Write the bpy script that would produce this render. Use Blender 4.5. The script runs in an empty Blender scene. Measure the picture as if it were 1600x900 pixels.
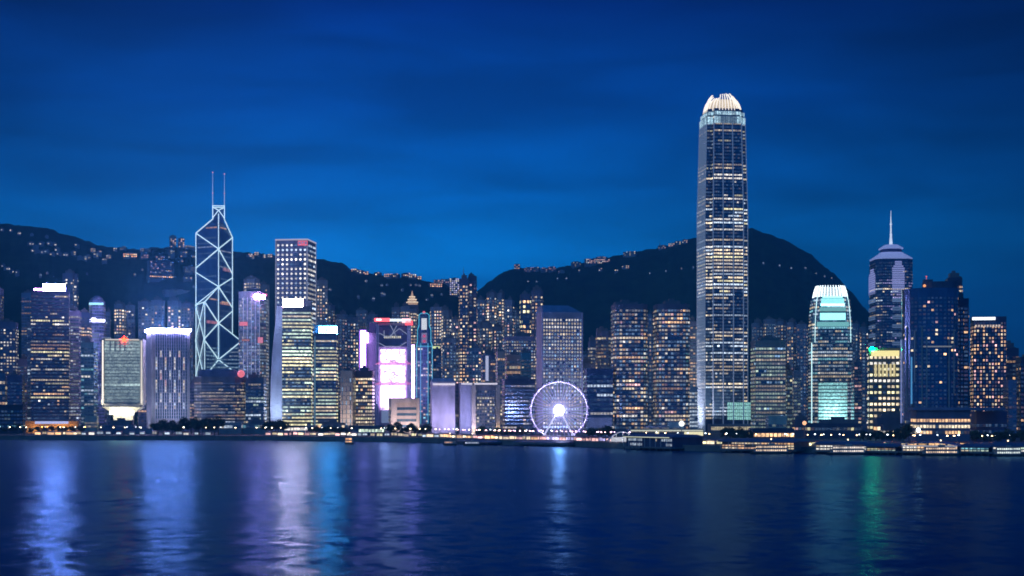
import bpy, math, random
from math import sin, cos, pi, radians, atan2, sqrt
from mathutils import Vector, noise
sc = bpy.context.scene
col = sc.collection
F = 2315.0      # focal length in photograph pixels
CZ = 30.0       # eye height above the water
HY = 640.0      # horizon row

# ---------------------------------------------------------------- camera
cd = bpy.data.cameras.new('camera'); cam = bpy.data.objects.new('camera', cd); col.objects.link(cam)
cam.location = (0, 0, CZ); cam.rotation_euler = (pi/2, 0, 0)
cd.sensor_width = 36.0; cd.lens = F/1600*36; cd.shift_y = (HY-450)/1600
cd.clip_start = 1.0; cd.clip_end = 60000
sc.camera = cam

# ---------------------------------------------------------------- dusk sky
w = bpy.data.worlds.new('World'); sc.world = w; w.use_nodes = True
nt = w.node_tree; N = nt.nodes; L = nt.links; N.clear()
def nd(t, **k):
    n = N.new(t)
    for a, b in k.items(): setattr(n, a, b)
    return n
def lk(a, b): L.new(a, b)
out = nd('ShaderNodeOutputWorld'); bg = nd('ShaderNodeBackground'); lk(bg.outputs[0], out.inputs[0])
tc = nd('ShaderNodeTexCoord'); sx = nd('ShaderNodeSeparateXYZ'); lk(tc.outputs['Generated'], sx.inputs[0])
rp = nd('ShaderNodeValToRGB'); lk(sx.outputs[2], rp.inputs[0])
els = [(0.0,(.0006,.110,.38)),(.07,(.0008,.135,.45)),(.105,(.0006,.132,.45)),(.15,(.0002,.088,.37)),(.20,(.0001,.047,.26)),(.27,(.0001,.012,.120)),(.5,(.0001,.026,.17)),(1.0,(.0005,.045,.26))]
cr = rp.color_ramp
while len(cr.elements) < len(els): cr.elements.new(.5)
for e, (p, c) in zip(cr.elements, els): e.position = p; e.color = (*c, 1)
def math_(op, a, b=None, c=None):
    m = nd('ShaderNodeMath', operation=op)
    for i, v in enumerate((a, b, c)):
        if v is None: continue
        if isinstance(v, (int, float)): m.inputs[i].default_value = v
        else: lk(v, m.inputs[i])
    return m.outputs[0]
# brighter afterglow around one bearing, dimmer away from it
yy = math_('MAXIMUM', sx.outputs[1], .05)
az = math_('DIVIDE', sx.outputs[0], yy)
dz = math_('ABSOLUTE', math_('ADD', az, .07))
fall = nd('ShaderNodeMapRange'); fall.interpolation_type = 'SMOOTHSTEP'
lk(dz, fall.inputs[0]); fall.inputs[1].default_value = 0; fall.inputs[2].default_value = .50; fall.inputs[3].default_value = 1.75; fall.inputs[4].default_value = .55
# thin streaky cloud
cmb = nd('ShaderNodeCombineXYZ'); lk(math_('MULTIPLY', az, 6.0), cmb.inputs[0]); lk(math_('MULTIPLY', sx.outputs[2], 34.0), cmb.inputs[1])
nz = nd('ShaderNodeTexNoise'); nz.inputs['Scale'].default_value = .8; nz.inputs['Detail'].default_value = 6; nz.inputs['Roughness'].default_value = .52; nz.inputs['Distortion'].default_value = .45
lk(cmb.outputs[0], nz.inputs[0])
cl = nd('ShaderNodeMapRange'); lk(nz.outputs[0], cl.inputs[0]); cl.inputs[1].default_value = .35; cl.inputs[2].default_value = .68; cl.inputs[3].default_value = .69; cl.inputs[4].default_value = 1.18
bx = math_('MULTIPLY', math_('ADD', az, .075), 9.0); bz = math_('MULTIPLY', math_('SUBTRACT', sx.outputs[2], .098), 42.0)
blob = math_('MULTIPLY', math_('EXPONENT', math_('MULTIPLY', math_('ADD', math_('MULTIPLY', bx, bx), math_('MULTIPLY', bz, bz)), -1.0)), .55)
tot = math_('MULTIPLY', math_('MULTIPLY', fall.outputs[0], cl.outputs[0]), math_('ADD', blob, 1.0))
bk = nd('ShaderNodeMapRange'); lk(sx.outputs[1], bk.inputs[0]); bk.inputs[1].default_value = .1; bk.inputs[2].default_value = -.5; bk.inputs[3].default_value = 0; bk.inputs[4].default_value = 1
mxc = nd('ShaderNodeMix', data_type='RGBA'); lk(bk.outputs[0], mxc.inputs[0]); lk(rp.outputs[0], mxc.inputs[6]); mxc.inputs[7].default_value = (.002, .105, .37, 1)
lk(mxc.outputs[2], bg.inputs[0])
tot2 = nd('ShaderNodeMix', data_type='FLOAT'); lk(bk.outputs[0], tot2.inputs[0]); lk(tot, tot2.inputs[2]); tot2.inputs[3].default_value = 1.0
lk(tot2.outputs[0], bg.inputs[1])
w.cycles.sampling_method = 'MANUAL'; w.cycles.sample_map_resolution = 512

sd = bpy.data.lights.new('fill_sun', 'SUN'); sd.energy = .38; sd.angle = radians(25); sd.color = (.28, .62, 1.0)  # added soft sun that lifts the left-facing facades
so = bpy.data.objects.new('fill_sun', sd); col.objects.link(so); so.rotation_euler = (radians(66), 0, radians(-52))

sc.view_settings.view_transform = 'Standard'; sc.view_settings.look = 'None'
sc.view_settings.exposure = 0; sc.view_settings.gamma = 1
sc.render.filter_size = 1.5 if hasattr(sc.render, 'filter_size') else 1.5
cy = sc.cycles
cy.pixel_filter_type = 'BLACKMAN_HARRIS'; cy.filter_width = 1.7
cy.use_denoising = True; cy.max_bounces = 4; cy.diffuse_bounces = 2; cy.glossy_bounces = 3; cy.transmission_bounces = 2
cy.sample_clamp_indirect = 20; cy.caustics_reflective = False; cy.caustics_refractive = False

# ---------------------------------------------------------------- helpers
def P(px, D): return (px-800)/F*D
def Z(py, D): return CZ + (HY-py)*D/F
def M(px, D): return px*D/F            # photograph pixels -> metres at depth D
def shore(px):
    t = [(-400,1500),(0,1477),(400,1447),(650,1362),(800,1240),(900,1197),(1080,1068),(1250,1021),(1600,964),(2000,930)]
    for (a, b), (c, d) in zip(t, t[1:]):
        if px <= c: return b+(d-b)*(px-a)/(c-a)
    return t[-1][1]
GROUPS = {}
def tag(o, label=None, cat=None, group=None, kind=None):
    if label: o['label'] = label
    if cat: o['category'] = cat
    if group: o['group'] = group
    if kind: o['kind'] = kind
    return o
def empty(name, loc, rz=0):
    o = bpy.data.objects.new(name, None); o.location = loc; o.rotation_euler = (0, 0, rz); o.empty_display_size = 2
    col.objects.link(o); return o
class MB:
    def __init__(s): s.v = []; s.f = []; s.c = []; s.m = []
    def face(s, pts, c=None, m=0):
        n = len(s.v); s.v += [tuple(p) for p in pts]; s.f.append(tuple(range(n, n+len(pts)))); s.c.append(c or (0, 0, 0)); s.m.append(m)
    def box(s, x0, y0, z0, x1, y1, z1, c=None, m=0):
        n = len(s.v)
        s.v += [(x0,y0,z0),(x1,y0,z0),(x1,y1,z0),(x0,y1,z0),(x0,y0,z1),(x1,y0,z1),(x1,y1,z1),(x0,y1,z1)]
        for f in ((0,3,2,1),(4,5,6,7),(0,1,5,4),(1,2,6,5),(2,3,7,6),(3,0,4,7)):
            s.f.append(tuple(n+i for i in f)); s.c.append(c or (0, 0, 0)); s.m.append(m)
    def loft(s, rings, cap=True, c=None, m=0):
        n = len(s.v); k = len(rings[0])
        for r in rings: s.v += [tuple(p) for p in r]
        for j in range(len(rings)-1):
            for i in range(k):
                a = n+j*k+i; b = n+j*k+(i+1) % k
                s.f.append((a, b, b+k, a+k)); s.c.append(c or (0, 0, 0)); s.m.append(m)
        if cap:
            s.f.append(tuple(n+i for i in reversed(range(k)))); s.c.append(c or (0,0,0)); s.m.append(m)
            s.f.append(tuple(n+(len(rings)-1)*k+i for i in range(k))); s.c.append(c or (0,0,0)); s.m.append(m)
    def bar(s, a, b, r, k=4, c=None, m=0):
        a = Vector(a); b = Vector(b); d = (b-a).normalized()
        u = d.orthogonal().normalized() if abs(d.z) < .99 else Vector((1, 0, 0))
        if abs(d.z) < .99: u = d.cross(Vector((0, 0, 1))).normalized()
        v = d.cross(u)
        rr = r if isinstance(r, tuple) else (r, r)
        R = [[p+(u*cos(t)+v*sin(t))*q for t in [2*pi*(i+.5)/k for i in range(k)]] for p, q in ((a, rr[0]), (b, rr[1]))]
        s.loft(R, True, c, m)
    def ball(s, p, r, k=8, j=5, c=None, m=0, sz=1):
        R = []
        for q in range(j+1):
            t = pi*q/j; t = min(max(t, .08), pi-.08)
            R.append([(p[0]+r*sin(t)*cos(2*pi*i/k), p[1]+r*sin(t)*sin(2*pi*i/k), p[2]-r*cos(t)*sz) for i in range(k)])
        s.loft(R, True, c, m)
    def build(s, name, mat, parent=None, glow=False, smooth=False):
        me = bpy.data.meshes.new(name); me.from_pydata(s.v, [], s.f)
        mats = mat if isinstance(mat, (list, tuple)) else [mat]
        for x in mats: me.materials.append(x)
        if len(mats) > 1: me.polygons.foreach_set('material_index', s.m)
        if glow:
            at = me.color_attributes.new('glow', 'FLOAT_COLOR', 'CORNER'); d = []
            for f, c in zip(s.f, s.c): d += [c[0], c[1], c[2], 1.0]*len(f)
            at.data.foreach_set('color', d)
        if smooth: me.polygons.foreach_set('use_smooth', [True]*len(s.f))
        me.update()
        o = bpy.data.objects.new(name, me); col.objects.link(o)
        if parent: o.parent = parent
        return o
def copy_tree(o, parent=None):
    c = o.copy(); col.objects.link(c)
    if parent: c.parent = parent
    for ch in [x for x in KIDS.get(o.name, [])]:
        copy_tree(ch, c)
    return c
KIDS = {}
def reg(o):
    KIDS[o.name] = list(o.children); [reg(c) for c in o.children]
    return o

# ---------------------------------------------------------------- materials
MC = {}
def newmat(name):
    m = bpy.data.materials.new(name); m.use_nodes = True
    return m, m.node_tree, m.node_tree.nodes['Principled BSDF']
def wall(c, rough=.6, metal=0.0, var=.25, scale=.12):
    k = ('w', c, rough, metal)
    if k in MC: return MC[k]
    m, t, b = newmat('facade'); b.inputs['Roughness'].default_value = rough; b.inputs['Metallic'].default_value = metal
    tc = t.nodes.new('ShaderNodeTexCoord'); n = t.nodes.new('ShaderNodeTexNoise'); n.inputs['Scale'].default_value = scale; n.inputs['Detail'].default_value = 5
    mp = t.nodes.new('ShaderNodeMapping'); mp.inputs['Scale'].default_value = (1, 1, .35)
    t.links.new(tc.outputs['Object'], mp.inputs[0]); t.links.new(mp.outputs[0], n.inputs[0])
    r = t.nodes.new('ShaderNodeValToRGB'); r.color_ramp.elements[0].position = .3; r.color_ramp.elements[1].position = .7
    r.color_ramp.elements[0].color = (*[x*(1-var) for x in c], 1); r.color_ramp.elements[1].color = (*[min(1, x*(1+var)) for x in c], 1)
    t.links.new(n.outputs[0], r.inputs[0]); t.links.new(r.outputs[0], b.inputs['Base Color'])
    MC[k] = m; return m
def emit(c, s, base=(.1,.1,.1)):
    k = ('e', c, s)
    if k in MC: return MC[k]
    m, t, b = newmat('lamp_or_glow'); b.inputs['Base Color'].default_value = (*base, 1)
    b.inputs['Emission Color'].default_value = (*c, 1); b.inputs['Emission Strength'].default_value = s
    MC[k] = m; return m
def glass_mat():
    m, t, b = newmat('window_glass')
    b.inputs['Base Color'].default_value = (.16, .26, .36, 1); b.inputs['Metallic'].default_value = .6; b.inputs['Roughness'].default_value = .16
    a = t.nodes.new('ShaderNodeAttribute'); a.attribute_name = 'glow'
    # rooms are not evenly bright: blinds, furniture and lamps
    tc = t.nodes.new('ShaderNodeTexCoord'); n = t.nodes.new('ShaderNodeTexNoise'); n.inputs['Scale'].default_value = .55; n.inputs['Detail'].default_value = 2
    t.links.new(tc.outputs['Object'], n.inputs[0])
    r = t.nodes.new('ShaderNodeMapRange'); r.inputs[1].default_value = .3; r.inputs[2].default_value = .7; r.inputs[3].default_value = .45; r.inputs[4].default_value = 1.5
    t.links.new(n.outputs[0], r.inputs[0]); t.links.new(a.outputs['Color'], b.inputs['Emission Color']); t.links.new(r.outputs[0], b.inputs['Emission Strength'])
    m.cycles.emission_sampling = 'NONE'
    return m
GL = glass_mat()
STEEL = wall((.25,.26,.28), .45, .6)
DARK = wall((.03,.035,.04), .5)
WHITEP = wall((.7,.7,.7), .5)

# ---------------------------------------------------------------- lit window patterns
WARM=(1,.58,.26); CREAM=(1,.80,.50); WHITE=(1,.93,.80); COOL=(.72,.86,1); GREENISH=(.80,1,.74); YEL=(1,.90,.48); PINK=(1,.55,.50); VIO=(.62,.55,1.0); TEAL=(.35,.85,.95)
def pick(rng, pal):
    t = sum(w_ for _, w_ in pal); u = rng.random()*t
    for c, w_ in pal:
        u -= w_
        if u <= 0: return c
    return pal[-1][0]
def pattern(rng, pal, on, floor, br, run, bands=None, dim=.03, cols=False):
    """returns f(storey, bay, edge, z) -> radiance. on: chance of a lit cell, floor: chance that a whole storey is lit"""
    st = {}
    def f(k, b, e, z):
        key = (k, e)
        if key not in st:
            o = on; fl = floor; bb = 1
            if bands:
                for z0, z1, o_, f_, b_ in bands:
                    if z0 <= z <= z1: o, fl, bb = o_, f_, b_
            r2 = random.Random(k*7919+int(rng_seed*1000))
            gq = random.Random(int((k+rng_seed*5)/(3+int(rng_seed*4)))*53+int(rng_seed*900)); zo, zb2 = gq.choice((.35,.7,1,1,1.5)), gq.choice((.6,.85,1,1.15,1.5))
            if not bands: o = min(.97, o*zo); fl *= zo
            bb *= zb2
            full = r2.random() < fl
            st[key] = [o, full, pick(rng, pal), rng.uniform(.55, 1.1)*bb, 0, False]
        s = st[key]
        if s[4] <= 0:
            s[4] = max(1, int(rng.expovariate(1/run))) if run > 1 else 1
            wgt = 1
            if cols: wgt = random.Random(b*31+e*977+int(rng_seed*1e4)).choice((.12,.25,.7,1.5,2.0))
            s[5] = rng.random() < (.90 if s[1] else s[0]*wgt)
            if not s[1]: s[2] = pick(rng, pal)
        s[4] -= 1
        if not s[5]:
            g = dim*1.5*rng.choice((0, .3, .6, 1, 1.8))
            c2 = s[2] if rng.random() < .35 else (.42, .68, 1.0)
            return tuple(x*g*(.5+br) for x in c2)
        g = 1.3*br*s[3]*rng.uniform(.6, 1.3)*(1.9 if rng.random() < .06 else 1)
        return tuple(x*g for x in s[2])
    rng_seed = rng.random()
    return f

def plan(kind, w, d, c=None):
    a, b = w/2, d/2
    if kind == 'box': return [(-a,-b),(a,-b),(a,b),(-a,b)]
    if kind == 'cham':
        c = c or min(w, d)*.15
        return [(-a+c,-b),(a-c,-b),(a,-b+c),(a,b-c),(a-c,b),(-a+c,b),(-a,b-c),(-a,-b+c)]
    if kind == 'notch':
        c = c or min(w, d)*.13
        return [(-a+c,-b),(a-c,-b),(a-c,-b+c),(a,-b+c),(a,b-c),(a-c,b-c),(a-c,b),(-a+c,b),(-a+c,b-c),(-a,b-c),(-a,-b+c),(-a+c,-b+c)]
    if kind == 'round':
        c = c or min(w, d)*.3; pts = []
        for cx, cy_, t0 in ((a-c,-b+c,-90),(a-c,b-c,0),(-a+c,b-c,90),(-a+c,-b+c,180)):
            for q in range(5):
                t = radians(t0+q*22.5); pts.append((cx+c*cos(t), cy_+c*sin(t)))
        return pts
    if kind == 'cross':
        c = c or .24; p = w*c; q = d*c
        return [(-a+p,-b),(a-p,-b),(a-p,-b+q),(a,-b+q),(a,b-q),(a-p,b-q),(a-p,b),(-a+p,b),(-a+p,b-q),(-a,b-q),(-a,-b+q),(-a+p,-b+q)]
    if kind == 'oval':
        return [(a*cos(t), b*sin(t)) for t in [2*pi*i/24-pi/2-pi/24 for i in range(24)]]

def rows_on(root, pl, zs, scale_at, fn, storey, hf, bw, wf, off=.25, name='window_row', vis=None, shape='rect', mat=None, sub=None):
    k = 0
    for zi in zs:
        s = scale_at(zi); mb = MB(); n = len(pl)
        for e in range(n):
            if vis and not vis(e): continue
            x0, y0 = pl[e][0]*s, pl[e][1]*s; x1, y1 = pl[(e+1) % n][0]*s, pl[(e+1) % n][1]*s
            ln = sqrt((x1-x0)**2+(y1-y0)**2)
            if ln < 1.2: continue
            nb = max(1, int(round(ln/bw))); ux, uy = (x1-x0)/ln, (y1-y0)/ln; ox, oy = uy*off, -ux*off; cw = ln/nb
            if wf < .62:
                zq = zi+storey*(1-hf)*.5
                mb.face([(x0+ox, y0+oy, zq-.3), (x1+ox, y1+oy, zq-.3), (x1+ox, y1+oy, zq-.02), (x0+ox, y0+oy, zq-.02)])
            for b in range(nb):
                c = fn(k, b, e, zi)
                if c is None: continue
                t0 = b*cw+cw*(1-wf)/2; t1 = t0+cw*wf; za = zi+storey*(1-hf)*.5; zb = za+storey*hf
                if shape == 'rect':
                    q = [(x0+ux*t0+ox, y0+uy*t0+oy, za), (x0+ux*t1+ox, y0+uy*t1+oy, za), (x0+ux*t1+ox, y0+uy*t1+oy, zb), (x0+ux*t0+ox, y0+uy*t0+oy, zb)]
                else:
                    tm = (t0+t1)/2; r = (t1-t0)/2; zm = (za+zb)/2; q = []
                    for i in range(8):
                        an = 2*pi*(i+.5)/8; q.append((x0+ux*(tm+r*cos(an))+ox, y0+uy*(tm+r*cos(an))+oy, zm+(zb-za)/2*sin(an)))
                mb.face(q, c)
        k += 1
        if mb.f:
            o = mb.build(name, mat or GL, root, glow=True)

SEED = [11]
def T(label, x0, x1, yt, D, pl='box', phi=6, dep=None, wc=(.22,.23,.26), pal=((WARM,1),(CREAM,1)), on=.25, floor=.1, br=.8, run=2, storey=4.0,
      hf=.5, bw=3.2, wf=.8, name='office_tower', cat='office tower', group=None, zb=4.0, bands=None, roof=True, sections=None, rough=.55, metal=0,
      shape='rect', wz0=6, wz1=3, c=None, seed=None, parapet=True, skip=None, mat=None, ant=0, dim=.03, fin=None, vis=None, cols=False):
    """one tower: an Empty at its foot > wall, window_row per storey, parapet, plant_room"""
    SEED[0] += 1; rng = random.Random(seed or SEED[0]*131)
    xc = (x0+x1)/2; al = atan2(xc-800, F); ps = radians(phi)-al
    Wm = M(x1-x0, D); dep = dep if dep is not None else min(Wm*.8, 45)
    ph = abs(radians(phi)); wm = (Wm-dep*sin(ph))/cos(ph)
    if wm < Wm*.4: dep = Wm*.5/max(sin(ph), .01); wm = (Wm-dep*sin(ph))/cos(ph)
    zt = Z(yt, D)
    root = empty(name, (P(xc, D+dep/2), D+dep/2, zb), ps); tag(root, label, cat, group)
    H = zt-zb
    pts = plan(pl, wm, dep, c)
    if sections: sec = [((Z(y, D)-zb), s) for y, s in sections]; sec = [(0, sec[0][1])]+sec if sec[0][0] > 0 else sec
    else: sec = [(0, 1), (H, 1)]
    sec[0] = (min(0, sec[0][0]), sec[0][1])
    def sat(z):
        for (a, s), (b, t) in zip(sec, sec[1:]):
            if z <= b: return s+(t-s)*max(0, (z-a))/max(b-a, .01)
        return sec[-1][1]
    mb = MB(); mb.loft([[(x*s, y*s, z) for x, y in pts] for z, s in sec])
    m = mat or wall(wc, rough, metal); mb.build('wall', m, root)
    st = sec[-1][1]
    if bands: bands = [(Z(b, D)-zb, Z(a, D)-zb, o, f, r) for a, b, o, f, r in bands]
    fn = pattern(rng, pal, on, floor, br, run, bands, dim, cols)
    if skip:
        f0 = fn; fn = lambda k, b, e, z: None if skip(k, b, e, z) else f0(k, b, e, z)
    ns = max(1, int((H-wz0-wz1)/storey)) if wz0 < H else 0; zs = [wz0+i*storey for i in range(ns)]
    rows_on(root, pts, zs, sat, fn, storey, hf, bw, wf, shape=shape, vis=vis)
    if parapet:
        mb = MB(); th = .5
        o = [(x*st*1.012, y*st*1.012) for x, y in pts]; i_ = [(x*st*.96, y*st*.96) for x, y in pts]
        mb.loft([[(x, y, H-1.2) for x, y in o], [(x, y, H+1.4) for x, y in o], [(x, y, H+1.4) for x, y in i_], [(x, y, H-.1) for x, y in i_]], cap=False)
        mb.build('parapet', m, root)
    if roof:
        mb = MB(); q = rng.uniform(-.15, .15)*wm; rw = wm*rng.uniform(.22, .36)*st; rh = rng.uniform(3.5, 7)
        mb.box(q-rw, -dep*.28*st, H, q+rw, dep*.28*st, H+rh); mb.box(q-rw*.4, -dep*.15*st, H+rh, q+rw*.3, dep*.1*st, H+rh+2.4)
        for i in range(4):
            xx = rng.uniform(-.4, .4)*wm*st; mb.box(xx, -dep*.38*st, H, xx+2.2, -dep*.38*st+2.2, H+rng.uniform(1.5, 3))
        mb.build('plant_room', wall((.16,.17,.19), .7), root)
    if ant:
        mb = MB(); mb.bar((0, 0, H+3), (0, 0, H+3+ant), (.7, .25), 6); mb.build('antenna', STEEL, root)
    root['W'] = wm; root['DP'] = dep; root['H'] = H
    return root
def geo(root): return root['W'], root['DP'], root['H']
def sign(root, px0, px1, y0, y1, colr, st, name='roof_sign', D=None, off=1.2, marks=0, mcol=(.3,.3,.35), th=1.0, back=True, lab=None):
    """illuminated sign on the front face, given by its place in metres through the tower's depth"""
    W, dp, H = geo(root); D = D or root.location.y-dp/2
    ps = root.rotation_euler.z; xc = root.location.x; cx, cy_ = cos(ps), sin(ps)
    # front face line in world; solve local x for pixel
    def lx(px):
        k = (px-800)/F; # point = root + R*(x, -dp/2)
        ax = xc + sin(ps)*dp/2; ay = root.location.y - cos(ps)*dp/2
        return (k*ay-ax)/(cx-k*cy_)
    a, b = lx(px0), lx(px1); z0 = Z(y1, D)-root.location.z; z1 = Z(y0, D)-root.location.z
    mb = MB(); mb.box(a, -dp/2-off-th, z0, b, -dp/2-off, z1); o = mb.build(name, emit(colr, st), root)
    if lab: o['label'] = lab
    if back:
        mb = MB(); mb.box(a-.4, -dp/2-off+.003, z0-.4, b+.4, max(-dp/2-off+.9, -dp/2-.004 if off > 0 else -99), z1+.4); mb.build('sign_frame', DARK, root)
    if marks:
        rng = random.Random(int(px0)); mb = MB(); n = marks; vert = (z1-z0) > (b-a)
        for i in range(n):
            if vert:
                zz = z0+(z1-z0)*(i+.5)/n; s = (z1-z0)/n*.33; mx = (a+b)/2
                for j in range(3):
                    q = zz+(j-1)*s*.8; mb.box(mx-(b-a)*rng.uniform(.15, .32), -dp/2-off-th-.12, q-.25, mx+(b-a)*rng.uniform(.15, .32), -dp/2-off-th-.02, q+.25)
                mb.box(mx-.25, -dp/2-off-th-.14, zz-s, mx+.25, -dp/2-off-th-.03, zz+s)
            else:
                mx = a+(b-a)*(i+.5)/n; s = (b-a)/n*.3; h = (z1-z0)*.3; mz = (z0+z1)/2
                mb.box(mx-s, -dp/2-off-th-.12, mz-h, mx-s*.55, -dp/2-off-th-.02, mz+h)
                mb.box(mx-s*.5, -dp/2-off-th-.12, mz+rng.choice((-.9, -.1, .6))*h, mx+s, -dp/2-off-th-.02, mz+rng.choice((1,.9))*h)
        mb.build('sign_lettering', wall(mcol, .6), root)
    return o
def flood(root, x, y, z, tx, ty, tz, colr, power, sx_=20, sy_=3):
    ld = bpy.data.lights.new('floodlight', 'AREA'); ld.shape = 'RECTANGLE'; ld.size = sx_; ld.size_y = sy_; ld.energy = power; ld.color = colr; ld.spread = radians(120)
    o = bpy.data.objects.new('floodlight', ld); col.objects.link(o); o.parent = root; o.location = (x, y, z)
    o.rotation_euler = (Vector((tx, ty, tz))-Vector((x, y, z))).to_track_quat('-Z', 'Y').to_euler()
    return o

# ================================================================ THE SETTING
def interp(t, x):
    if x <= t[0][0]: return t[0][1]
    for (a, b), (c, d) in zip(t, t[1:]):
        if x <= c:
            u = (x-a)/(c-a); u = u*u*(3-2*u)*.35+u*.65
            return b+(d-b)*u
    return t[-1][1]
RL = [(-700,420),(-400,380),(-100,358),(0,353),(40,356),(70,358),(100,368),(130,377),(160,387),(190,390),(225,392),(260,388),(300,390),(360,396),(430,401),(495,407),(535,413),(548,424),(560,430),(600,433),(640,437),(665,442),(690,447),(720,458),(750,476),(800,520),(900,600),(1100,640)]
RR = [(500,640),(600,600),(650,560),(700,505),(735,468),(748,456),(765,443),(790,428),(806,422),(850,426),(890,419),(930,411),(970,402),(1030,391),(1085,376),(1130,367),(1175,362),(1200,369),(1230,382),(1262,399),(1298,428),(1330,459),(1350,484),(1375,512),(1410,545),(1460,580),(1560,610),(1800,625),(2300,630)]
def hill_h(px, D):
    zl = 30+(640-interp(RL, px))*3000/F; zr = 30+(640-interp(RR, px))*3700/F
    def S(t): t = min(max(t, 0), 1); return t*t*(3-2*t)
    fl = S((D-2020)/980)**.85 if D < 3000 else 1-S((D-3050)/1500)
    fr = S((D-2150)/1550)**.9 if D < 3700 else 1-S((D-3760)/1800)
    a = (zl-4)*fl; b = (zr-4)*fr
    h = max(a, b); X = (px-800)/F*D
    e = 4*(fl if a > b else fr)*(1-(fl if a > b else fr))
    n1 = noise.fractal(Vector((X/330, D/330, 1.7)), 1.0, 2.1, 4)
    n2 = noise.noise(Vector((X/21, D/21, 7.7))); n3 = noise.noise(Vector((X/8, D/8, 3.7)))
    h += e*34*n1 + min(1, h/40)*(3.6*n2+3.0*n3)
    return h+3.6 if h > .5 else 3.6
def ground_hit(px, py):
    D = 2000.0
    while D < 5000:
        if hill_h(px, D) >= Z(py, D): return D, hill_h(px, D)
        D += 12
    return None

mb = MB(); cols_ = [-620+i*2.6 for i in range(1110)]; rws = []
D = 1980.0
while D < 5600: rws.append(D); D += 22 if D < 3150 else (30 if D < 3900 else 130)
for D in rws:
    for px in cols_: mb.v.append(((px-800)/F*D, D, hill_h(px, D)))
nc = len(cols_)
for j in range(len(rws)-1):
    for i in range(nc-1): a = j*nc+i; mb.f.append((a, a+1, a+1+nc, a+nc))
mb.c = [(0,0,0)]*len(mb.f); mb.m = [0]*len(mb.f)
m, t, b = newmat('hill_forest'); b.inputs['Roughness'].default_value = .9; b.inputs['Specular IOR Level'].default_value = .1
tcn = t.nodes.new('ShaderNodeTexCoord'); n = t.nodes.new('ShaderNodeTexNoise'); n.inputs['Scale'].default_value = .03; n.inputs['Detail'].default_value = 8; n.inputs['Roughness'].default_value = .7
t.links.new(tcn.outputs['Object'], n.inputs[0]); r = t.nodes.new('ShaderNodeValToRGB'); r.color_ramp.elements[0].color = (.010,.026,.018,1); r.color_ramp.elements[1].color = (.040,.085,.050,1)
r.color_ramp.elements[0].position = .35; r.color_ramp.elements[1].position = .68
t.links.new(n.outputs[0], r.inputs[0]); t.links.new(r.outputs[0], b.inputs['Base Color'])
o = mb.build('hills', m, smooth=True); tag(o, kind='structure')

# flat reclaimed land and its seawall, road and promenade
sp = [(P(px, shore(px)), shore(px)) for px in range(-500, 2101, 40)]
def offs(pts, d):
    r = []
    for x, y in pts:
        l = sqrt(x*x+y*y); r.append((x+x/l*d, y+y/l*d))
    return r
mb = MB(); n = len(sp)
far = offs(sp, 5600)
for (a, b_, c_, d_) in zip(sp, sp[1:], far[1:], far): mb.face([(*a, 4.0), (*b_, 4.0), (*c_, 4.0), (*d_, 4.0)])
o = mb.build('ground', wall((.13,.13,.12), .8)); tag(o, kind='structure')
mb = MB()
for a, b_ in zip(sp, sp[1:]):
    mb.face([(*a, -1.5), (*b_, -1.5), (*b_, 4.0), (*a, 4.0)])
q0 = offs(sp, -.4); q1 = offs(sp, .8)
for a, b_, c_, d_ in zip(q0, q0[1:], q1[1:], q1):
    mb.face([(*a, 4.35), (*b_, 4.35), (*c_, 4.35), (*d_, 4.35)]); mb.face([(*a, 3.5), (*b_, 3.5), (*b_, 4.35), (*a, 4.35)]); mb.face([(*d_, 4.0), (*c_, 4.0), (*c_, 4.35), (*d_, 4.35)][::-1])
o = mb.build('seawall', wall((.20,.20,.19), .85)); tag(o, 'long low grey concrete seawall along the harbour edge', 'seawall')
def strip(name, d0, d1, z, m, dashes=False):
    mb = MB(); a = offs(sp, d0); b_ = offs(sp, d1)
    for i in range(len(sp)-1):
        if dashes:
            for k in range(6):
                u, v = (k)/6, (k+.5)/6
                f = lambda p, q, t: (p[0]+(q[0]-p[0])*t, p[1]+(q[1]-p[1])*t, z)
                mb.face([f(a[i], a[i+1], u), f(a[i], a[i+1], v), f(b_[i], b_[i+1], v), f(b_[i], b_[i+1], u)])
        else: mb.face([(*a[i], z), (*a[i+1], z), (*b_[i+1], z), (*b_[i], z)])
    o = mb.build(name, m); tag(o, kind='structure')
strip('promenade', 1.5, 24, 4.03, wall((.28,.26,.24), .8))
strip('road', 60, 78, 4.03, wall((.05,.05,.052), .75))
strip('pavement', 78, 84, 4.15, wall((.25,.25,.24), .8))
strip('road_marking', 68.9, 69.2, 4.06, wall((.8,.8,.8), .6), True)

# harbour water
m, t, b = newmat('harbour_water'); NN = t.nodes; LL = t.links
b.inputs['Base Color'].default_value = (.000, .022, .10, 1); b.inputs['Roughness'].default_value = .26; b.inputs['IOR'].default_value = 1.333; b.inputs['Specular Tint'].default_value = (.50,.72,1,1)
tcn = NN.new('ShaderNodeTexCoord')
def nz_(sc_, det, mapscale, rough=.5):
    mp = NN.new('ShaderNodeMapping'); mp.inputs['Scale'].default_value = mapscale; LL.new(tcn.outputs['Object'], mp.inputs[0])
    n = NN.new('ShaderNodeTexNoise'); n.inputs['Scale'].default_value = sc_; n.inputs['Detail'].default_value = det; n.inputs['Roughness'].default_value = rough
    n.inputs['Distortion'].default_value = .4
    LL.new(mp.outputs[0], n.inputs[0]); return n
na = nz_(.16, 5, (1, .75, 1), .6); nb_ = nz_(.035, 2, (1, .8, 1)); ncc = nz_(.006, 3, (1, .5, 1))
mx = NN.new('ShaderNodeMath'); mx.operation = 'MULTIPLY_ADD'; LL.new(nb_.outputs[0], mx.inputs[0]); mx.inputs[1].default_value = 3.2; LL.new(na.outputs[0], mx.inputs[2])
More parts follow.
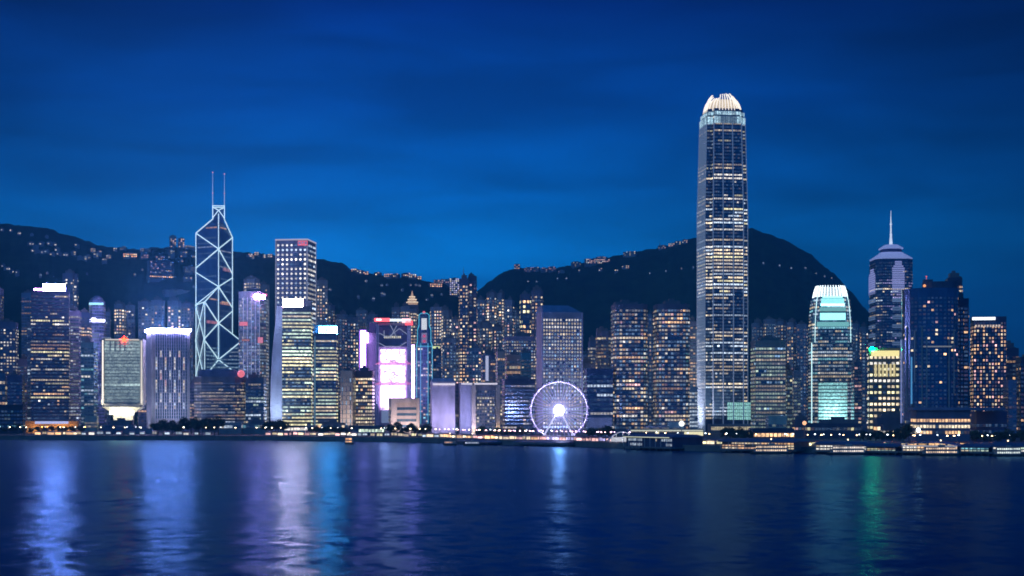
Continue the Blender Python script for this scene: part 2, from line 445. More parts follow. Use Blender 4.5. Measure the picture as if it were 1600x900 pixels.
bp = NN.new('ShaderNodeBump'); bp.inputs['Strength'].default_value = 1.0; bp.inputs['Distance'].default_value = .55
LL.new(mx.outputs[0], bp.inputs['Height']); 
rr = NN.new('ShaderNodeMapRange'); LL.new(ncc.outputs[0], rr.inputs[0]); rr.inputs[1].default_value = .35; rr.inputs[2].default_value = .65; rr.inputs[3].default_value = .20; rr.inputs[4].default_value = .27

def slope(scale, amp, ms):
    q = nz_(scale, 3, ms, .55); vs = NN.new('ShaderNodeVectorMath'); vs.operation = 'SUBTRACT'; LL.new(q.outputs['Color'], vs.inputs[0]); vs.inputs[1].default_value = (.5,.5,.5)
    vm_ = NN.new('ShaderNodeVectorMath'); vm_.operation = 'MULTIPLY'; LL.new(vs.outputs[0], vm_.inputs[0]); vm_.inputs[1].default_value = (amp, amp, 0); return vm_
va = slope(.20, .26, (1, .8, 1)); vb = slope(.05, .15, (1, .8, 1))
ad = NN.new('ShaderNodeVectorMath'); ad.operation = 'ADD'; LL.new(va.outputs[0], ad.inputs[0]); LL.new(vb.outputs[0], ad.inputs[1])
ad2 = NN.new('ShaderNodeVectorMath'); ad2.operation = 'ADD'; LL.new(ad.outputs[0], ad2.inputs[0]); ad2.inputs[1].default_value = (0,0,1)
nv = NN.new('ShaderNodeVectorMath'); nv.operation = 'NORMALIZE'; LL.new(ad2.outputs[0], nv.inputs[0]); bp = nv
gl = NN.new('ShaderNodeBsdfGlossy'); gl.inputs['Color'].default_value = (.33,.74,1,1); LL.new(rr.outputs[0], gl.inputs['Roughness']); LL.new(bp.outputs[0], gl.inputs['Normal'])
df = NN.new('ShaderNodeBsdfDiffuse'); df.inputs['Color'].default_value = (.0, .014, .090, 1)
mxs = NN.new('ShaderNodeMixShader'); lw = NN.new('ShaderNodeLayerWeight'); lw.inputs[0].default_value = .5; fr = NN.new('ShaderNodeMapRange'); LL.new(lw.outputs['Facing'], fr.inputs[0])
fr.inputs[1].default_value = .88; fr.inputs[2].default_value = .97; fr.inputs[3].default_value = .21; fr.inputs[4].default_value = .42; LL.new(fr.outputs[0], mxs.inputs[0]); LL.new(df.outputs[0], mxs.inputs[1]); LL.new(gl.outputs[0], mxs.inputs[2])
ow = [x for x in NN if x.type == 'OUTPUT_MATERIAL'][0]; LL.new(mxs.outputs[0], ow.inputs['Surface']); NN.remove(b)
mb = MB(); mb.face([(-5000, -1200, 0), (5000, -1200, 0), (5000, 2500, 0), (-5000, 2500, 0)])
o = mb.build('water', m); tag(o, kind='structure')

# evening haze over the harbour and the town
m, t, bb = newmat('haze'); t.nodes.remove(bb); ov = [x for x in t.nodes if x.type == 'OUTPUT_MATERIAL'][0]
pv = t.nodes.new('ShaderNodeVolumePrincipled'); pv.inputs['Color'].default_value = (.16,.64,1,1); pv.inputs['Density'].default_value = .00014; pv.inputs['Anisotropy'].default_value = 0.0
t.links.new(pv.outputs[0], ov.inputs['Volume'])
mb = MB(); mb.box(-5200, -1500, -2.5, 5200, 7600, 620); o = mb.build('haze', m); tag(o, kind='stuff')

# ================================================================ LANDMARK TOWERS
OFF = ((CREAM,3),(WHITE,2),(WARM,1),(COOL,1))
# ---- tallest tower (right of centre), notched plan that steps in and is crowned with lit fins
def tallest():
    D = 1750
    def bands_prob(): return [(165,190,.35,.0,.9),(190,222,.25,.15,.5),(222,236,.12,.1,.7),(236,262,.08,.1,.6),(262,285,.45,.5,1.0),(285,306,.06,.0,.5),(306,345,.35,.45,.9),(345,362,.2,.15,1.0),(362,385,.05,.03,.6),(385,452,.93,.92,1.05),(452,468,.35,.5,1.0),(468,500,.22,.15,.6),(500,512,.05,0,.6),(512,560,.45,.5,.9),(560,600,.25,.2,.8),(600,612,.5,.9,1.0),(612,668,.25,.25,.8)]
    # base width 83 px
    r = T('tallest glass skyscraper with stepped shaft and glowing white crown of fins', 1087, 1170, 168, D, 'notch', phi=16, dep=50, wc=(.06,.10,.18), c=7,
      pal=((CREAM,3),(WHITE,3),(YEL,1),(COOL,2)), on=.2, br=.75, run=4, storey=4.05, hf=.46, bw=2.6, wf=.86, name='skyscraper', cat='skyscraper', bands=bands_prob(),
      sections=[(680,1),(330,1),(300,.975),(262,.955),(261,.94),(215,.92),(192,.90),(191,.86),(168,.82)], rough=.3, metal=.4, parapet=False, roof=False, wz0=14, wz1=2, dim=.035)
    W, dp, H = geo(r)
    pl = plan('notch', W, dp, 7)
    # vertical mullion fins on the front and left faces, emissive to imitate sky glow
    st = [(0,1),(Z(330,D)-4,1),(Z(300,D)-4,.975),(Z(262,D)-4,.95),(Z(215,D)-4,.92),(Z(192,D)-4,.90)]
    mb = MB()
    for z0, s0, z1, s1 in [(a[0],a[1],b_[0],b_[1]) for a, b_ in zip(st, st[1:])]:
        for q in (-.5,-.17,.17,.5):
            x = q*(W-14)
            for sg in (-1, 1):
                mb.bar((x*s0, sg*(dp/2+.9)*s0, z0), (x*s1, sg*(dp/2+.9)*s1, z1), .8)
    mb.build('sky_glow_mullion', emit((.4,.6,1), .14, (.4,.4,.45)), r); mb = MB()
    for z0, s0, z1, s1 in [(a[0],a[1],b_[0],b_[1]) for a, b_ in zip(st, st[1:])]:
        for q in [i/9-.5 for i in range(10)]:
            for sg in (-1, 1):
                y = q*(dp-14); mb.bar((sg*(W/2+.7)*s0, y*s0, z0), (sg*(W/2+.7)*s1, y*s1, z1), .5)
    mb.build('sky_glow_fin', emit((.38,.58,.92), .20, (.4,.4,.45)), r)  # emission painted in for sky glow on the side glass
    # lit glass shoulders
    mb = MB()
    for e in range(12):
        x0, y0 = pl[e]; x1, y1 = pl[(e+1) % 12]
        for i, (za, zb_, s) in enumerate(((Z(192,D)-4, Z(181,D)-4, .905),(Z(178.5,D)-4, Z(173,D)-4, .862))):
            dx, dy = x1-x0, y1-y0; l = sqrt(dx*dx+dy*dy); ox, oy = dy/l*.8, -dx/l*.8
            nbb = max(1, int(l/3))
            rg = random.Random(e*7+i)
            for b_ in range(nbb):
                u, v = (b_+.08)/nbb, (b_+.92)/nbb
                g = rg.uniform(.35, 1.1)*(.8 if e in (0,4,8) and i == 0 else 1)
                if i == 0 and e == 0 and .2 < u < .8: g *= .35
                mb.face([((x0+dx*u)*s+ox, (y0+dy*u)*s+oy, za), ((x0+dx*v)*s+ox, (y0+dy*v)*s+oy, za), ((x0+dx*v)*s+ox, (y0+dy*v)*s+oy, zb_), ((x0+dx*u)*s+ox, (y0+dy*u)*s+oy, zb_)], (.55*g, .85*g, .95*g))
    mb.build('lit_shoulder', GL, r, glow=True)
    # crown: inner glowing drum and curved fins
    z0 = Z(168,D)-4; z1 = Z(151,D)-4; zt = Z(145,D)-4; prof = [(0,.82),(.25,.80),(.5,.75),(.75,.66),(.92,.55),(1,.48)]
    mb = MB(); p8 = plan('cham', W*.95, dp*.95, 12)
    mb.loft([[(x*s*.93, y*s*.93, z0+(z1-z0)*t) for x, y in p8] for t, s in prof]); mb.build('crown_lantern', emit((1,.72,.42), .42, (.5,.5,.45)), r)
    mb = MB(); p8 = plan('cham', W, dp, 12); n = 8; rg = random.Random(5)
    for e in range(n):
        x0, y0 = p8[e]; x1, y1 = p8[(e+1) % n]; l = sqrt((x1-x0)**2+(y1-y0)**2); k = max(3, int(l/4.4))
        for i in range(k):
            u = (i+.5)/k; x, y = x0+(x1-x0)*u, y0+(y1-y0)*u; tt = (zt-z0)*rg.uniform(.88, 1.12) if e % 2 == 0 else (zt-z0)*.8
            pts = [(x*s, y*s, z0-2+(tt+2)*t) for t, s in prof]
            for a, b_ in zip(pts, pts[1:]): mb.bar(a, b_, .72)
    mb.build('crown_fin', emit((1,.88,.70), 1.15, (.8,.8,.78)), r)
    mb = MB(); mb.box(-W*.5, -dp/2-14, 0, W*.5, -dp/2-1, 9); mb.build('podium', wall((.3,.31,.33)), r)
    mb = MB()
    for i in range(22): mb.face([(-W*.48+i*W*.044, -dp/2-14.2, 2), (-W*.48+i*W*.044+W*.036, -dp/2-14.2, 2), (-W*.48+i*W*.044+W*.036, -dp/2-14.2, 6), (-W*.48+i*W*.044, -dp/2-14.2, 6)], (.5,.42,.25))
    mb.build('podium_window', GL, r, glow=True)
    mb = MB()
    for k in range(5):
        for i in range(12): 
            x = -W*.02+i*2.5; mb.face([(x, -dp/2-.5, 14+k*4.2), (x+2.2, -dp/2-.5, 14+k*4.2), (x+2.2, -dp/2-.5, 17.6+k*4.2), (x, -dp/2-.5, 17.6+k*4.2)], (.28,.62,.55))
    mb.build('lobby_window', GL, r, glow=True)
    flood(r, -W/2-26, -6, 3, -W/2, 0, 120, (.72,.76,1), 60000, 3, 30)  # this and the next: lamps added in place of sky glow on glass
    flood(r, -W/2-16, -10, 2, -W/2, 0, 30, (.8,.9,1), 30000, 3, 24)
    flood(r, -W/2+4, -dp/2-22, 12, -W/2+4, -dp/2, 70, (.75,.85,1), 12000, 8, 3)
tallest()

# ---- its smaller sister, rounded shoulders lit white
def sister():
    D = 1700
    r = T('shorter rounded glass tower with bright white lit shoulders and glowing blue base', 1262, 1332, 463, D, 'notch', phi=9, dep=40, wc=(.16,.26,.32), c=6,
      pal=((CREAM,2),(WHITE,3),(COOL,3),(TEAL,2)), on=.2, br=.8, run=3, storey=4.0, hf=.5, bw=2.4, wf=.85, name='skyscraper', cat='skyscraper',
      bands=[(455,470,.3,.2,.6),(470,505,.25,.2,.7),(505,518,.7,.7,.9),(518,548,.25,.2,.5),(548,562,.8,.8,.9),(562,585,.35,.4,.8),(585,600,.3,.6,.8),(600,662,.5,.6,.6)],
      sections=[(680,1),(520,1),(505,.985),(485,.94),(470,.885),(463,.83)], rough=.3, metal=.4, parapet=False, roof=False, wz0=10, wz1=0, dim=.1)
    W, dp, H = geo(r); ht = Z(445,D)-4
    # cool banded lower shaft
    rg = random.Random(3); zz = 14
    while zz < Z(600,D)-4:
        mb = MB(); t = (zz-14)/(Z(600,D)-18); 
        for i in range(16):
            u = (i+.5)/16-.5; g = (2.0*math.exp(-((t-.10)/.42)**2)*math.exp(-(u/.42)**2)+.55)*rg.uniform(.8, 1.2)
            x = u*(W-13); q = (W-13)/32*.94
            mb.face([(x-q, -dp/2-.6, zz), (x+q, -dp/2-.6, zz), (x+q, -dp/2-.6, zz+2.7), (x-q, -dp/2-.6, zz+2.7)], (.50*g, 1.15*g, 1.15*g))
        mb.build('lit_storey', GL, r, glow=True); zz += 4
    # white lit shoulder edges and bands
    prof = [(Z(535,D)-4,1.0),(Z(505,D)-4,.985),(Z(485,D)-4,.94),(Z(470,D)-4,.885),(Z(463,D)-4,.83),(Z(452,D)-4,.74),(Z(446,D)-4,.68)]
    for sx_ in (-1, 1):
        for sy in (-1, 1):
            mb = MB(); pts = [(sx_*(W/2-2.5)*s, sy*(dp/2+.2)*s, z) for z, s in prof]
            for a, b_ in zip(pts, pts[1:]): mb.bar(a, b_, .42)
            mb.build('light_line', emit((.60,.95,1), 1.7), r)
    mb = MB(); mb.bar((-W/2-.3, -dp/2+6, 10), (-W/2-.3, -dp/2+6, Z(535,D)-4), .7)
    mb.build('light_line', emit((.60,.95,1), 1.5), r)
    for y0, y1, s, g, k in ((474,478,.90,2.4,.66),(462.5,465,.82,1.4,.6),(489,500,.955,1.1,.66),(466,473.5,.865,.75,.66),(503,510,.985,.34,.8),(480,486,.93,.3,.7)):
        mb = MB(); mb.box(-W*.5*k*s, -dp/2*s-1.3, Z(y1,D)-4, W*.5*k*s, -dp/2*s+.5, Z(y0,D)-4); mb.build('lit_band', emit((.34,.93,.95), g*1.7), r)
    mb = MB(); z0 = Z(463,D)-4; p8 = plan('cham', W*.83, dp*.83, 8)
    mb.loft([[(x*s*.93, y*s*.93, z0+(ht-z0)*t*.8) for x, y in p8] for t, s in ((0,1),(.5,.93),(1,.8))]); mb.build('crown_lantern', emit((.8,.93,1), .35, (.4,.4,.4)), r)
    mb = MB()
    for e in range(8):
        x0, y0 = p8[e]; x1, y1 = p8[(e+1) % 8]; l = sqrt((x1-x0)**2+(y1-y0)**2); k = max(2, int(l/3.3))
        for i in range(k):
            u = (i+.5)/k; x, y = x0+(x1-x0)*u, y0+(y1-y0)*u
            pts = [(x*s, y*s, z0+(ht-z0)*t) for t, s in ((0,1),(.5,.93),(1,.82))]
            for a, b_ in zip(pts, pts[1:]): mb.bar(a, b_, .6)
    mb.build('crown_fin', emit((.80,.95,.95), 2.2, (.8,.8,.8)), r)
sister()

# ---- tower of stepped triangular prisms outlined in white light, two masts
def prism_tower():
    D = 2050; zz = lambda y: Z(y, D)-4
    root = empty('skyscraper', (P(341.5, D), D, 4), -atan2(341.5-800, F)); tag(root, 'dark glass skyscraper crisscrossed by white light lines with twin masts', 'skyscraper')
    q = D/F
    P4 = (-34.5*q, 24); P3 = (21.5*q, 37); P1 = (-20.5*q, -36); P2 = (34*q, -24); C = (0, 0)
    gm = wall((.05,.12,.26), .25, .2)
    def pr(nm, A, B, zc, za):
        mb = MB(); n = [(C[0],C[1],0),(A[0],A[1],0),(B[0],B[1],0),(C[0],C[1],zz(zc)),(A[0],A[1],zz(za)),(B[0],B[1],zz(za))]
        mb.v = n; mb.f = [(0,2,1),(3,4,5),(0,1,4,3),(1,2,5,4),(2,0,3,5)]; mb.c = [(0,0,0)]*5; mb.m = [0]*5
        mb.build('glass_prism', gm, root)
    Cc = C
    pr('back', P4, P3, 336, 363); pr('left', P4, P1, 448, 475); pr('right', P3, P2, 505, 533); pr('front', P1, P2, 562, 590)
    lm = emit((.62,.92,1), 1.0, (.7,.7,.7)); R = .78
    def seg(lst, nm='light_line', r=R):
        mb = MB()
        for a, b_ in lst: mb.bar(a, b_, r)
        mb.build(nm, lm, root)
    E = 1.0
    def pt(p, y, k=E): 
        x_, y_ = p; l = max(.01, sqrt(x_*x_+y_*y_)); return (x_+x_/l*k*.6, y_+y_/l*k*.6-(0.9), zz(y))
    c = lambda y: (0, -1.4, zz(y))
    # corner and centre columns
    seg([(pt(P4,363), pt(P4,640))], 'corner_column'); seg([(pt(P3,366), pt(P3,640))], 'corner_column'); seg([(pt(P1,475), pt(P1,640))], 'corner_column'); seg([(pt(P2,534), pt(P2,640))], 'corner_column')
    seg([(c(334), c(600))], 'centre_column', .82)
    # roof edges
    seg([(pt(P4,362), (-8*q, 3, zz(341))), (pt(P3,366), (8.5*q, 4, zz(341)))], 'roof_edge')
    seg([(c(448), pt(P4,475)), (c(448), pt(P1,475)), (pt(P1,475), pt(P4,475))], 'roof_edge')
    seg([(c(505), pt(P2,534)), (c(505), pt(P3,534)), (pt(P2,534), pt(P3,534))], 'roof_edge')
    seg([(c(562), pt(P1,590)), (c(562), pt(P2,590)), (pt(P1,590), pt(P2,590))], 'roof_edge')
    # bracing on the exposed inner faces
    k = .85
    seg([(pt(P4,362), c(389)), (c(389), pt(P4,417)), (pt(P4,424), c(448))], 'brace', k)
    seg([(pt(P3,366), c(389)), (c(389), pt(P3,424)), (pt(P3,430), c(448)), (c(448), pt(P3,478)), (pt(P3,483), c(505))], 'brace', k)
    seg([(pt(P1,475), c(505)), (c(505), pt(P1,531)), (pt(P1,534), c(562))], 'brace', k)
    seg([(pt(P2,534), c(562))], 'brace', k)
    # compressed left face
    def lf(u, y): return (P4[0]+(P1[0]-P4[0])*u-1.2, P4[1]+(P1[1]-P4[1])*u, zz(y))
    seg([(lf(0,475), lf(1,531)), (lf(1,475), lf(0,531)), (lf(0,531), lf(1,590)), (lf(1,531), lf(0,590)), (lf(0,590), lf(1,645)), (lf(1,590), lf(0,645))], 'brace', .7)
    def rf(u, y): return (P3[0]+(P2[0]-P3[0])*u+1.0, P3[1]+(P2[1]-P3[1])*u, zz(y))
    seg([(rf(0,534), rf(1,590)), (rf(1,534), rf(0,590))], 'brace', .7)
    def ff(u, y): return (P1[0]+(P2[0]-P1[0])*u, P1[1]+(P2[1]-P1[1])*u-1.2, zz(y))
    seg([(ff(0,590), ff(1,645)), (ff(1,590), ff(0,645))], 'brace', .8)
    # top cage
    a, b_ = -9*q, 9*q; z0, z1 = zz(341), zz(322)
    mb = MB(); mb.box(a+1, -1, z0-6, b_-1, 14, z1-3); mb.build('lift_room', gm, root)
    seg([((a,-2,z0),(a,-2,z1)),((b_,-2,z0),(b_,-2,z1)),((a,15,z0),(a,15,z1)),((b_,15,z0),(b_,15,z1)),((a,-2,z1),(b_,-2,z1)),((a,15,z1),(b_,15,z1)),((a,-2,z1),(a,15,z1)),((b_,-2,z1),(b_,15,z1)),((a,-2,z0),(0,-2,z1-6)),((0,-2,z1-6),(b_,-2,z0)),((0,-2,z1-6),(a,-2,z1-2)),((0,-2,z1-6),(b_,-2,z1-2))], 'top_frame', .85)
    for x, yt in ((-9*q, 268), (9*q, 270)):
        mb = MB(); mb.bar((x, 6, z1), (x, 6, zz(300)), (.75, .6), 6); mb.bar((x, 6, zz(300)), (x, 6, zz(yt)), (.55, .25), 6); ms = mb.build('mast', emit((.55,.72,1), .42, (.5,.5,.5)), root)
        for yb in (yt+.5, 301):
            mb = MB(); mb.ball((x, 6, zz(yb)), 1.0); mb.build('warning_lamp', emit((1,.45,.6), .8), ms)
    # glowing storeys seen through the glass
    def band(A, B, y, col, u0=0.08, u1=.92, h=2.0):
        mb = MB(); nrm = 1.0; dx, dy = B[0]-A[0], B[1]-A[1]; l = sqrt(dx*dx+dy*dy); ox, oy = dy/l*.5, -dx/l*.5
        rg = random.Random(int(y))
        for i in range(12):
            t0 = u0+(u1-u0)*i/12; t1 = u0+(u1-u0)*(i+.8)/12; g = rg.uniform(.3, 1.1)
            mb.face([(A[0]+dx*t0+ox, A[1]+dy*t0+oy, zz(y)), (A[0]+dx*t1+ox, A[1]+dy*t1+oy, zz(y)), (A[0]+dx*t1+ox, A[1]+dy*t1+oy, zz(y)+h), (A[0]+dx*t0+ox, A[1]+dy*t0+oy, zz(y)+h)], tuple(v*g for v in col))
        mb.build('window_row', GL, root, glow=True)
    o1 = (.75,.42,.22)
    band(P4, C, 356, o1, .45, .95); band(C, P3, 356, o1, .1, .55); band(C, P3, 422, (.5,.22,.2), .3, .9, 5); band(C, P3, 475, (.6,.28,.2), .1, .8, 3); band(P1, C, 507, (.55,.2,.25), .1, .9, 4); band(C, P3, 472, o1, .2, .9)
    band(P4, C, 386, (.25,.3,.4)); band(C, P3, 392, (.3,.32,.38)); band(C, P3, 417, (.2,.25,.3)); band(P1, C, 470, o1, .3, .9)
    for y in range(546, 640, 6):
        band(P1, C if y < 560 else P2, y, (.16,.28,.36), .05, .95); 
        if y > 530: band(C if y < 560 else P1, P2, y, (.2,.24,.3), .5, .98)
    for y in (400,408,436,444,455,486,495,514,522,538): band(C, P3, y, (.06,.1,.16)); 
    for y in (372,380,396,404,432,440,452,462): band(P4, C, y, (.06,.1,.16))
prism_tower()

# ---- square tower of dotted light
r = T('square slate tower dotted all over with evenly spaced white lights', 431.5, 493.5, 375, 2050, 'box', phi=-15, dep=47, wc=(.23,.25,.34), pal=((COOL,1),(WHITE,2)), on=.97, floor=.9, br=1.15, run=1, storey=6.6, hf=.52, bw=6.8, wf=.52, name='skyscraper', cat='skyscraper', shape='oct', dim=.1, roof=False, wz1=2)
W, dp, H = geo(r)
mb = MB()
for z in [5.6+i*6.6 for i in range(int((H-6)/6.6))]: mb.box(-W/2-.5, -dp/2-.5, z, W/2+.5, dp/2+.5, z+.9)
mb.build('floor_ledge', wall((.42,.42,.55), .4), r)
mb = MB(); z0 = H-.5; mb.loft([[(x*s, y*s, z) for x, y in plan('box', W+2, dp+2)] for z, s in ((z0, 1), (z0+2.0, 1.0))]); mb.build('roof_light', emit((.80,.78,1), .55), r)
for e in ((-1,-1),(1,-1),(1,1)):
    mb = MB(); mb.box(e[0]*(W/2)-.9, e[1]*dp/2-.9, 0, e[0]*W/2+.9, e[1]*dp/2+.9, H); mb.build('corner_light', emit((.5,.55,.85), .32), r)
sign(r, 466, 481, 376.5, 384, (1,.16,.2), 1.0, off=1.0, marks=3, mcol=(.9,.8,.8))

# ---- curved harbour tower with flood-lit edge slab and yellow floors
r = T('tall office block with yellow lit storeys and big blank white roof sign', 440, 488, 481, 1760, 'box', phi=-3, dep=34, wc=(.12,.14,.16), pal=((YEL,3),(GREENISH,2),(CREAM,1)), on=.8, floor=.9, br=1.0, run=6, storey=4.15, hf=.44, bw=2.4, wf=.97,
      bands=[(585,600,.25,.0,.5),(625,640,.6,.6,.8),(481,489,.3,.3,.6)], roof=False, dim=.1)
W, dp, H = geo(r); mb = MB()
zs = [0, 30, 60, 90, 115, 135, H+2]; xo = [-12.5,-13,-12.6,-11,-8.5,-6.5,-5.2]
ring = []
for z, x in zip(zs, xo): ring.append([(-W/2+x, -dp/2-1.5, z), (-W/2+1.0, -dp/2-1.5, z), (-W/2+1.0, dp/2-2, z), (-W/2+x, dp/2-2, z)])
mb.loft(ring); mb.build('edge_slab', wall((.62,.66,.75), .5), r)
flood(r, -W/2-6, -dp/2-22, 4, -W/2-6, -dp/2, 100, (.55,.68,1), 15000, 8, 3)
flood(r, -W/2-6, -dp/2-30, 150, -W/2-6, -dp/2, 110, (.55,.68,1), 2500, 8, 3)
sign(r, 442.5, 473, 467.5, 481, (1,.42,.52), 260, off=-2, marks=0, lab='blank pinkish white roof sign')
mb = MB(); mb.box(-W*.1, -dp/2+1, H, W/2, dp/2-2, H+9); mb.build('plant_room', wall((.3,.28,.3)), r)
# ---- its neighbour with the cyan sign
r = T('office block with yellow lit storeys under a cyan white roof sign', 490.5, 528, 522, 1765, 'box', phi=-4, dep=32, wc=(.07,.12,.2), pal=((YEL,3),(GREENISH,2),(CREAM,1)), on=.72, floor=.8, br=.85, run=6, storey=4.15, hf=.44, bw=2.4, wf=.97,
      bands=[(522,545,.3,.5,.6),(598,612,.3,.1,.7)], roof=False, skip=lambda k,b,e,z: e == 0 and b == 0)
W, dp, H = geo(r); mb = MB(); mb.box(-W/2, -dp/2+2, H, W/2, dp/2, H+11); mb.build('plant_room', wall((.08,.14,.22)), r)
sign(r, 498, 526.5, 510, 521.5, (.12,.50,1), 100, off=-1, marks=6, mcol=(.05,.3,.5))
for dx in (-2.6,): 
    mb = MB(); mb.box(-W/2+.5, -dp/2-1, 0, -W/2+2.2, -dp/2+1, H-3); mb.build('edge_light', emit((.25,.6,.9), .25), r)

# ---- rounded corner tower whose front steps like a pleat (single small white sign)
r = T('slate office tower with fine vertical ribs and small white red sign at its top', 372, 421, 457, 1850, 'cham', phi=-8, dep=40, wc=(.24,.27,.33), pal=((COOL,2),(CREAM,2),(WHITE,2),(PINK,.4)), on=.42, floor=.15, br=.32, run=2, storey=4.0, hf=.55, bw=3.2, wf=.6, c=7, dim=.3,
      bands=[(600,675,.6,.3,.7)])
sign(r, 398, 414, 460.5, 467.5, (.9,.4,1), 120, off=1, marks=0, lab='small white roof sign'); sign(r, 412.5, 417.5, 459, 463, (1,.12,.15), 1.2, off=.5)
for q in (-.5,-.25,0,.25,.5):
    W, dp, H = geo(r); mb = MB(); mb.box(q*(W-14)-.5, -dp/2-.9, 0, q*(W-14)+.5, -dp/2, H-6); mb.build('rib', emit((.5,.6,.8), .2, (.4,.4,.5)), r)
sign(r, 403, 411, 527, 536, (1,.3,.42), .7, off=.4, name='wall_sign'); sign(r, 374.5, 387, 503, 509, (1,.18,.22), .8, off=.4, name='wall_sign')
sign(r, 378, 390, 530, 533, (1,.35,.25), .35, off=.4, name='wall_sign')

# ---- low stepped building in front of the prism tower
r = T('broad stepped office block with horizontal ribbed storeys below the crisscrossed tower', 303, 386, 590, 1690, 'cham', phi=-6, dep=48, wc=(.16,.18,.24), pal=((CREAM,3),(WARM,1),(COOL,1)), on=.28, floor=.12, br=.6, run=3, storey=3.7, hf=.42, bw=2.8, wf=.9, c=9,
      bands=[(620,665,.6,.35,.75)], roof=False)
W, dp, H = geo(r); mb = MB()
for k in range(2, int(H/3.7)): mb.loft([[(x*1.012, y*1.015, k*3.7+z-.1) for x, y in plan('cham', W, dp, 9)] for z in (0, .8)])
mb.build('floor_ledge', wall((.36,.37,.45)), r)
mb = MB(); mb.box(-W*.42, -dp*.4, H, W*.40, dp*.4, H+8); mb.box(-W*.38, -dp*.35, H+8, W*.3, dp*.3, H+9.5); mb.build('plant_room', wall((.15,.2,.32)), r)
mb = MB(); mb.ball((M(380-344.5, 1690), -dp/2-2, Z(584,1690)-4), 4.2, 16, 10); mb.build('roof_sign', emit((1,.22,.28), .95, (.5,.1,.1)), r)['label'] = 'round red glowing roof sign'
r = T('short teal office block with pale lit storeys beside the ribbed block', 384, 416, 592, 1700, 'box', phi=-6, dep=30, wc=(.12,.2,.26), pal=((COOL,2),(CREAM,2),(GREENISH,1)), on=.5, floor=.2, br=.45, run=3, storey=3.9, hf=.5, bw=2.8, wf=.85)
r = T('low glazed pavilion block glowing pale blue at the foot of the ribbed block', 341, 379, 663, 1560, 'box', phi=-4, dep=24, wc=(.3,.33,.36), pal=((COOL,2),(WHITE,2)), on=.9, floor=.5, br=.55, run=4, storey=4, hf=.7, bw=3, wf=.85, name='pavilion', cat='low building', roof=False)
r = T('low glazed hall glowing teal white beside the pale pavilion', 380, 418, 664, 1570, 'box', phi=-4, dep=24, wc=(.2,.28,.3), pal=((GREENISH,2),(CREAM,1),(TEAL,1)), on=.6, floor=.3, br=.4, run=2, storey=4, hf=.7, bw=3, wf=.8, name='pavilion', cat='low building')

# ---- framed box on a tapering flood-lit foot
def framed():
    D = 1640; zt = Z(529, D)-4; z0 = Z(633, D)-4
    root = empty('office_tower', (P(187, D), D+18, 4), radians(9)); tag(root, 'pale framed greenish glass box block on brightly floodlit flared foot', 'office tower')
    W, d = M(63, D), 36
    mb = MB(); mb.box(-W/2+3, -d/2+1.2, z0, W/2-3, d/2, zt-2.5); mb.build('curtain_wall', wall((.35,.42,.42), .3), root)
    fr = wall((.62,.6,.54), .5)
    for n_, bx in (('frame_post', (-W/2, -d/2-1, z0, -W/2+3.0, d/2, zt)), ('frame_post', (W/2-3, -d/2-1, z0, W/2, d/2, zt)), ('frame_beam', (-W/2+3, -d/2-1, zt-2.5, W/2-3, d/2, zt)), ('frame_beam', (-W/2+3, -d/2-1, z0-2, W/2-3, d/2, z0+1.5))):
        mb = MB(); mb.box(*bx); mb.build(n_, fr, root)
    rg = random.Random(9); k = 0; z = z0+3
    while z < zt-5:
        mb = MB(); t = (z-z0)/(zt-z0)
        base = .20 if t < .25 else (.26 if t < .8 else .42); ln = rg.random()
        for i in range(22):
            u = (i+.5)/22; g = base*rg.uniform(.75, 1.2)*(1.3 if ln > .7 else 1)
            if abs(t-.29) < .025: g *= 2.8*(.5+u*.7)
            if t > .8: g *= (.3 if i % 3 == 0 and .1 < u < .65 else 1)
            x = -W/2+3.2+(W-6.4)*u; q = (W-6.4)/44*.97
            mb.face([(x-q, -d/2+1, z), (x+q, -d/2+1, z), (x+q, -d/2+1, z+2.9), (x-q, -d/2+1, z+2.9)], (.74*g, .96*g, .90*g))
        mb.build('window_row', GL, root, glow=True); z += 3.6
    for x in (-W/2+1.5, W/2-1.5):
        mb = MB(); mb.box(x-.7, -d/2-1.25, z0+2, x+.7, -d/2-1.02, zt-2); mb.build('light_line', emit((1,.90,.78), 1.0 if x > 0 else 1.6), root)  # added glowing strips that make the frame posts and beam look floodlit
    mb = MB(); mb.box(-W/2+4, -d/2-1.25, zt-1.9, W/2-4, -d/2-1.02, zt-.7); mb.build('light_line', emit((1,.90,.78), .85), root)
    # flared foot
    mb = MB(); mb.loft([[(x*s, y*s, zz_) for x, y in plan('box', W*.98, d)] for zz_, s in ((0,.42),(z0-9,.50),(z0-2,1.0))]); mb.build('flared_foot', wall((.8,.78,.68), .6), root)
    for x in (-12, 0, 12): flood(root, x, -d/2-7, z0-22, x*.8, -d/2+2, z0-2, (1,.95,.74), 1500, 14, 3)
    flood(root, -W/2-6, -d/2-9, z0-6, -W/2+1, -d/2, z0+40, (1,.88,.66), 5000, 3, 3)
    flood(root, W/2+5, -d/2-9, z0-4, W/2-1, -d/2, z0+40, (1,.92,.76), 2600, 3, 3)
    mb = MB(); mb.box(W*-.30, -d/2-3, z0-10.5, W*.28, -d/2+2, z0-6); mb.build('soffit_light', emit((1,.93,.72), 5), root)
    mb = MB(); e = []
    for i in range(10):
        r_ = 4.2 if i % 2 == 0 else 1.8; t = pi/2+i*pi/5; e.append((2+r_*cos(t), zt-1.2+r_*sin(t)))
    mb.loft([[(x, y, z) for x, z in e] for y in (-d/2-1.2, -d/2-2)]); mb.build('emblem', emit((1,.014,.004), 38), root)['label'] = 'red star emblem'
framed()

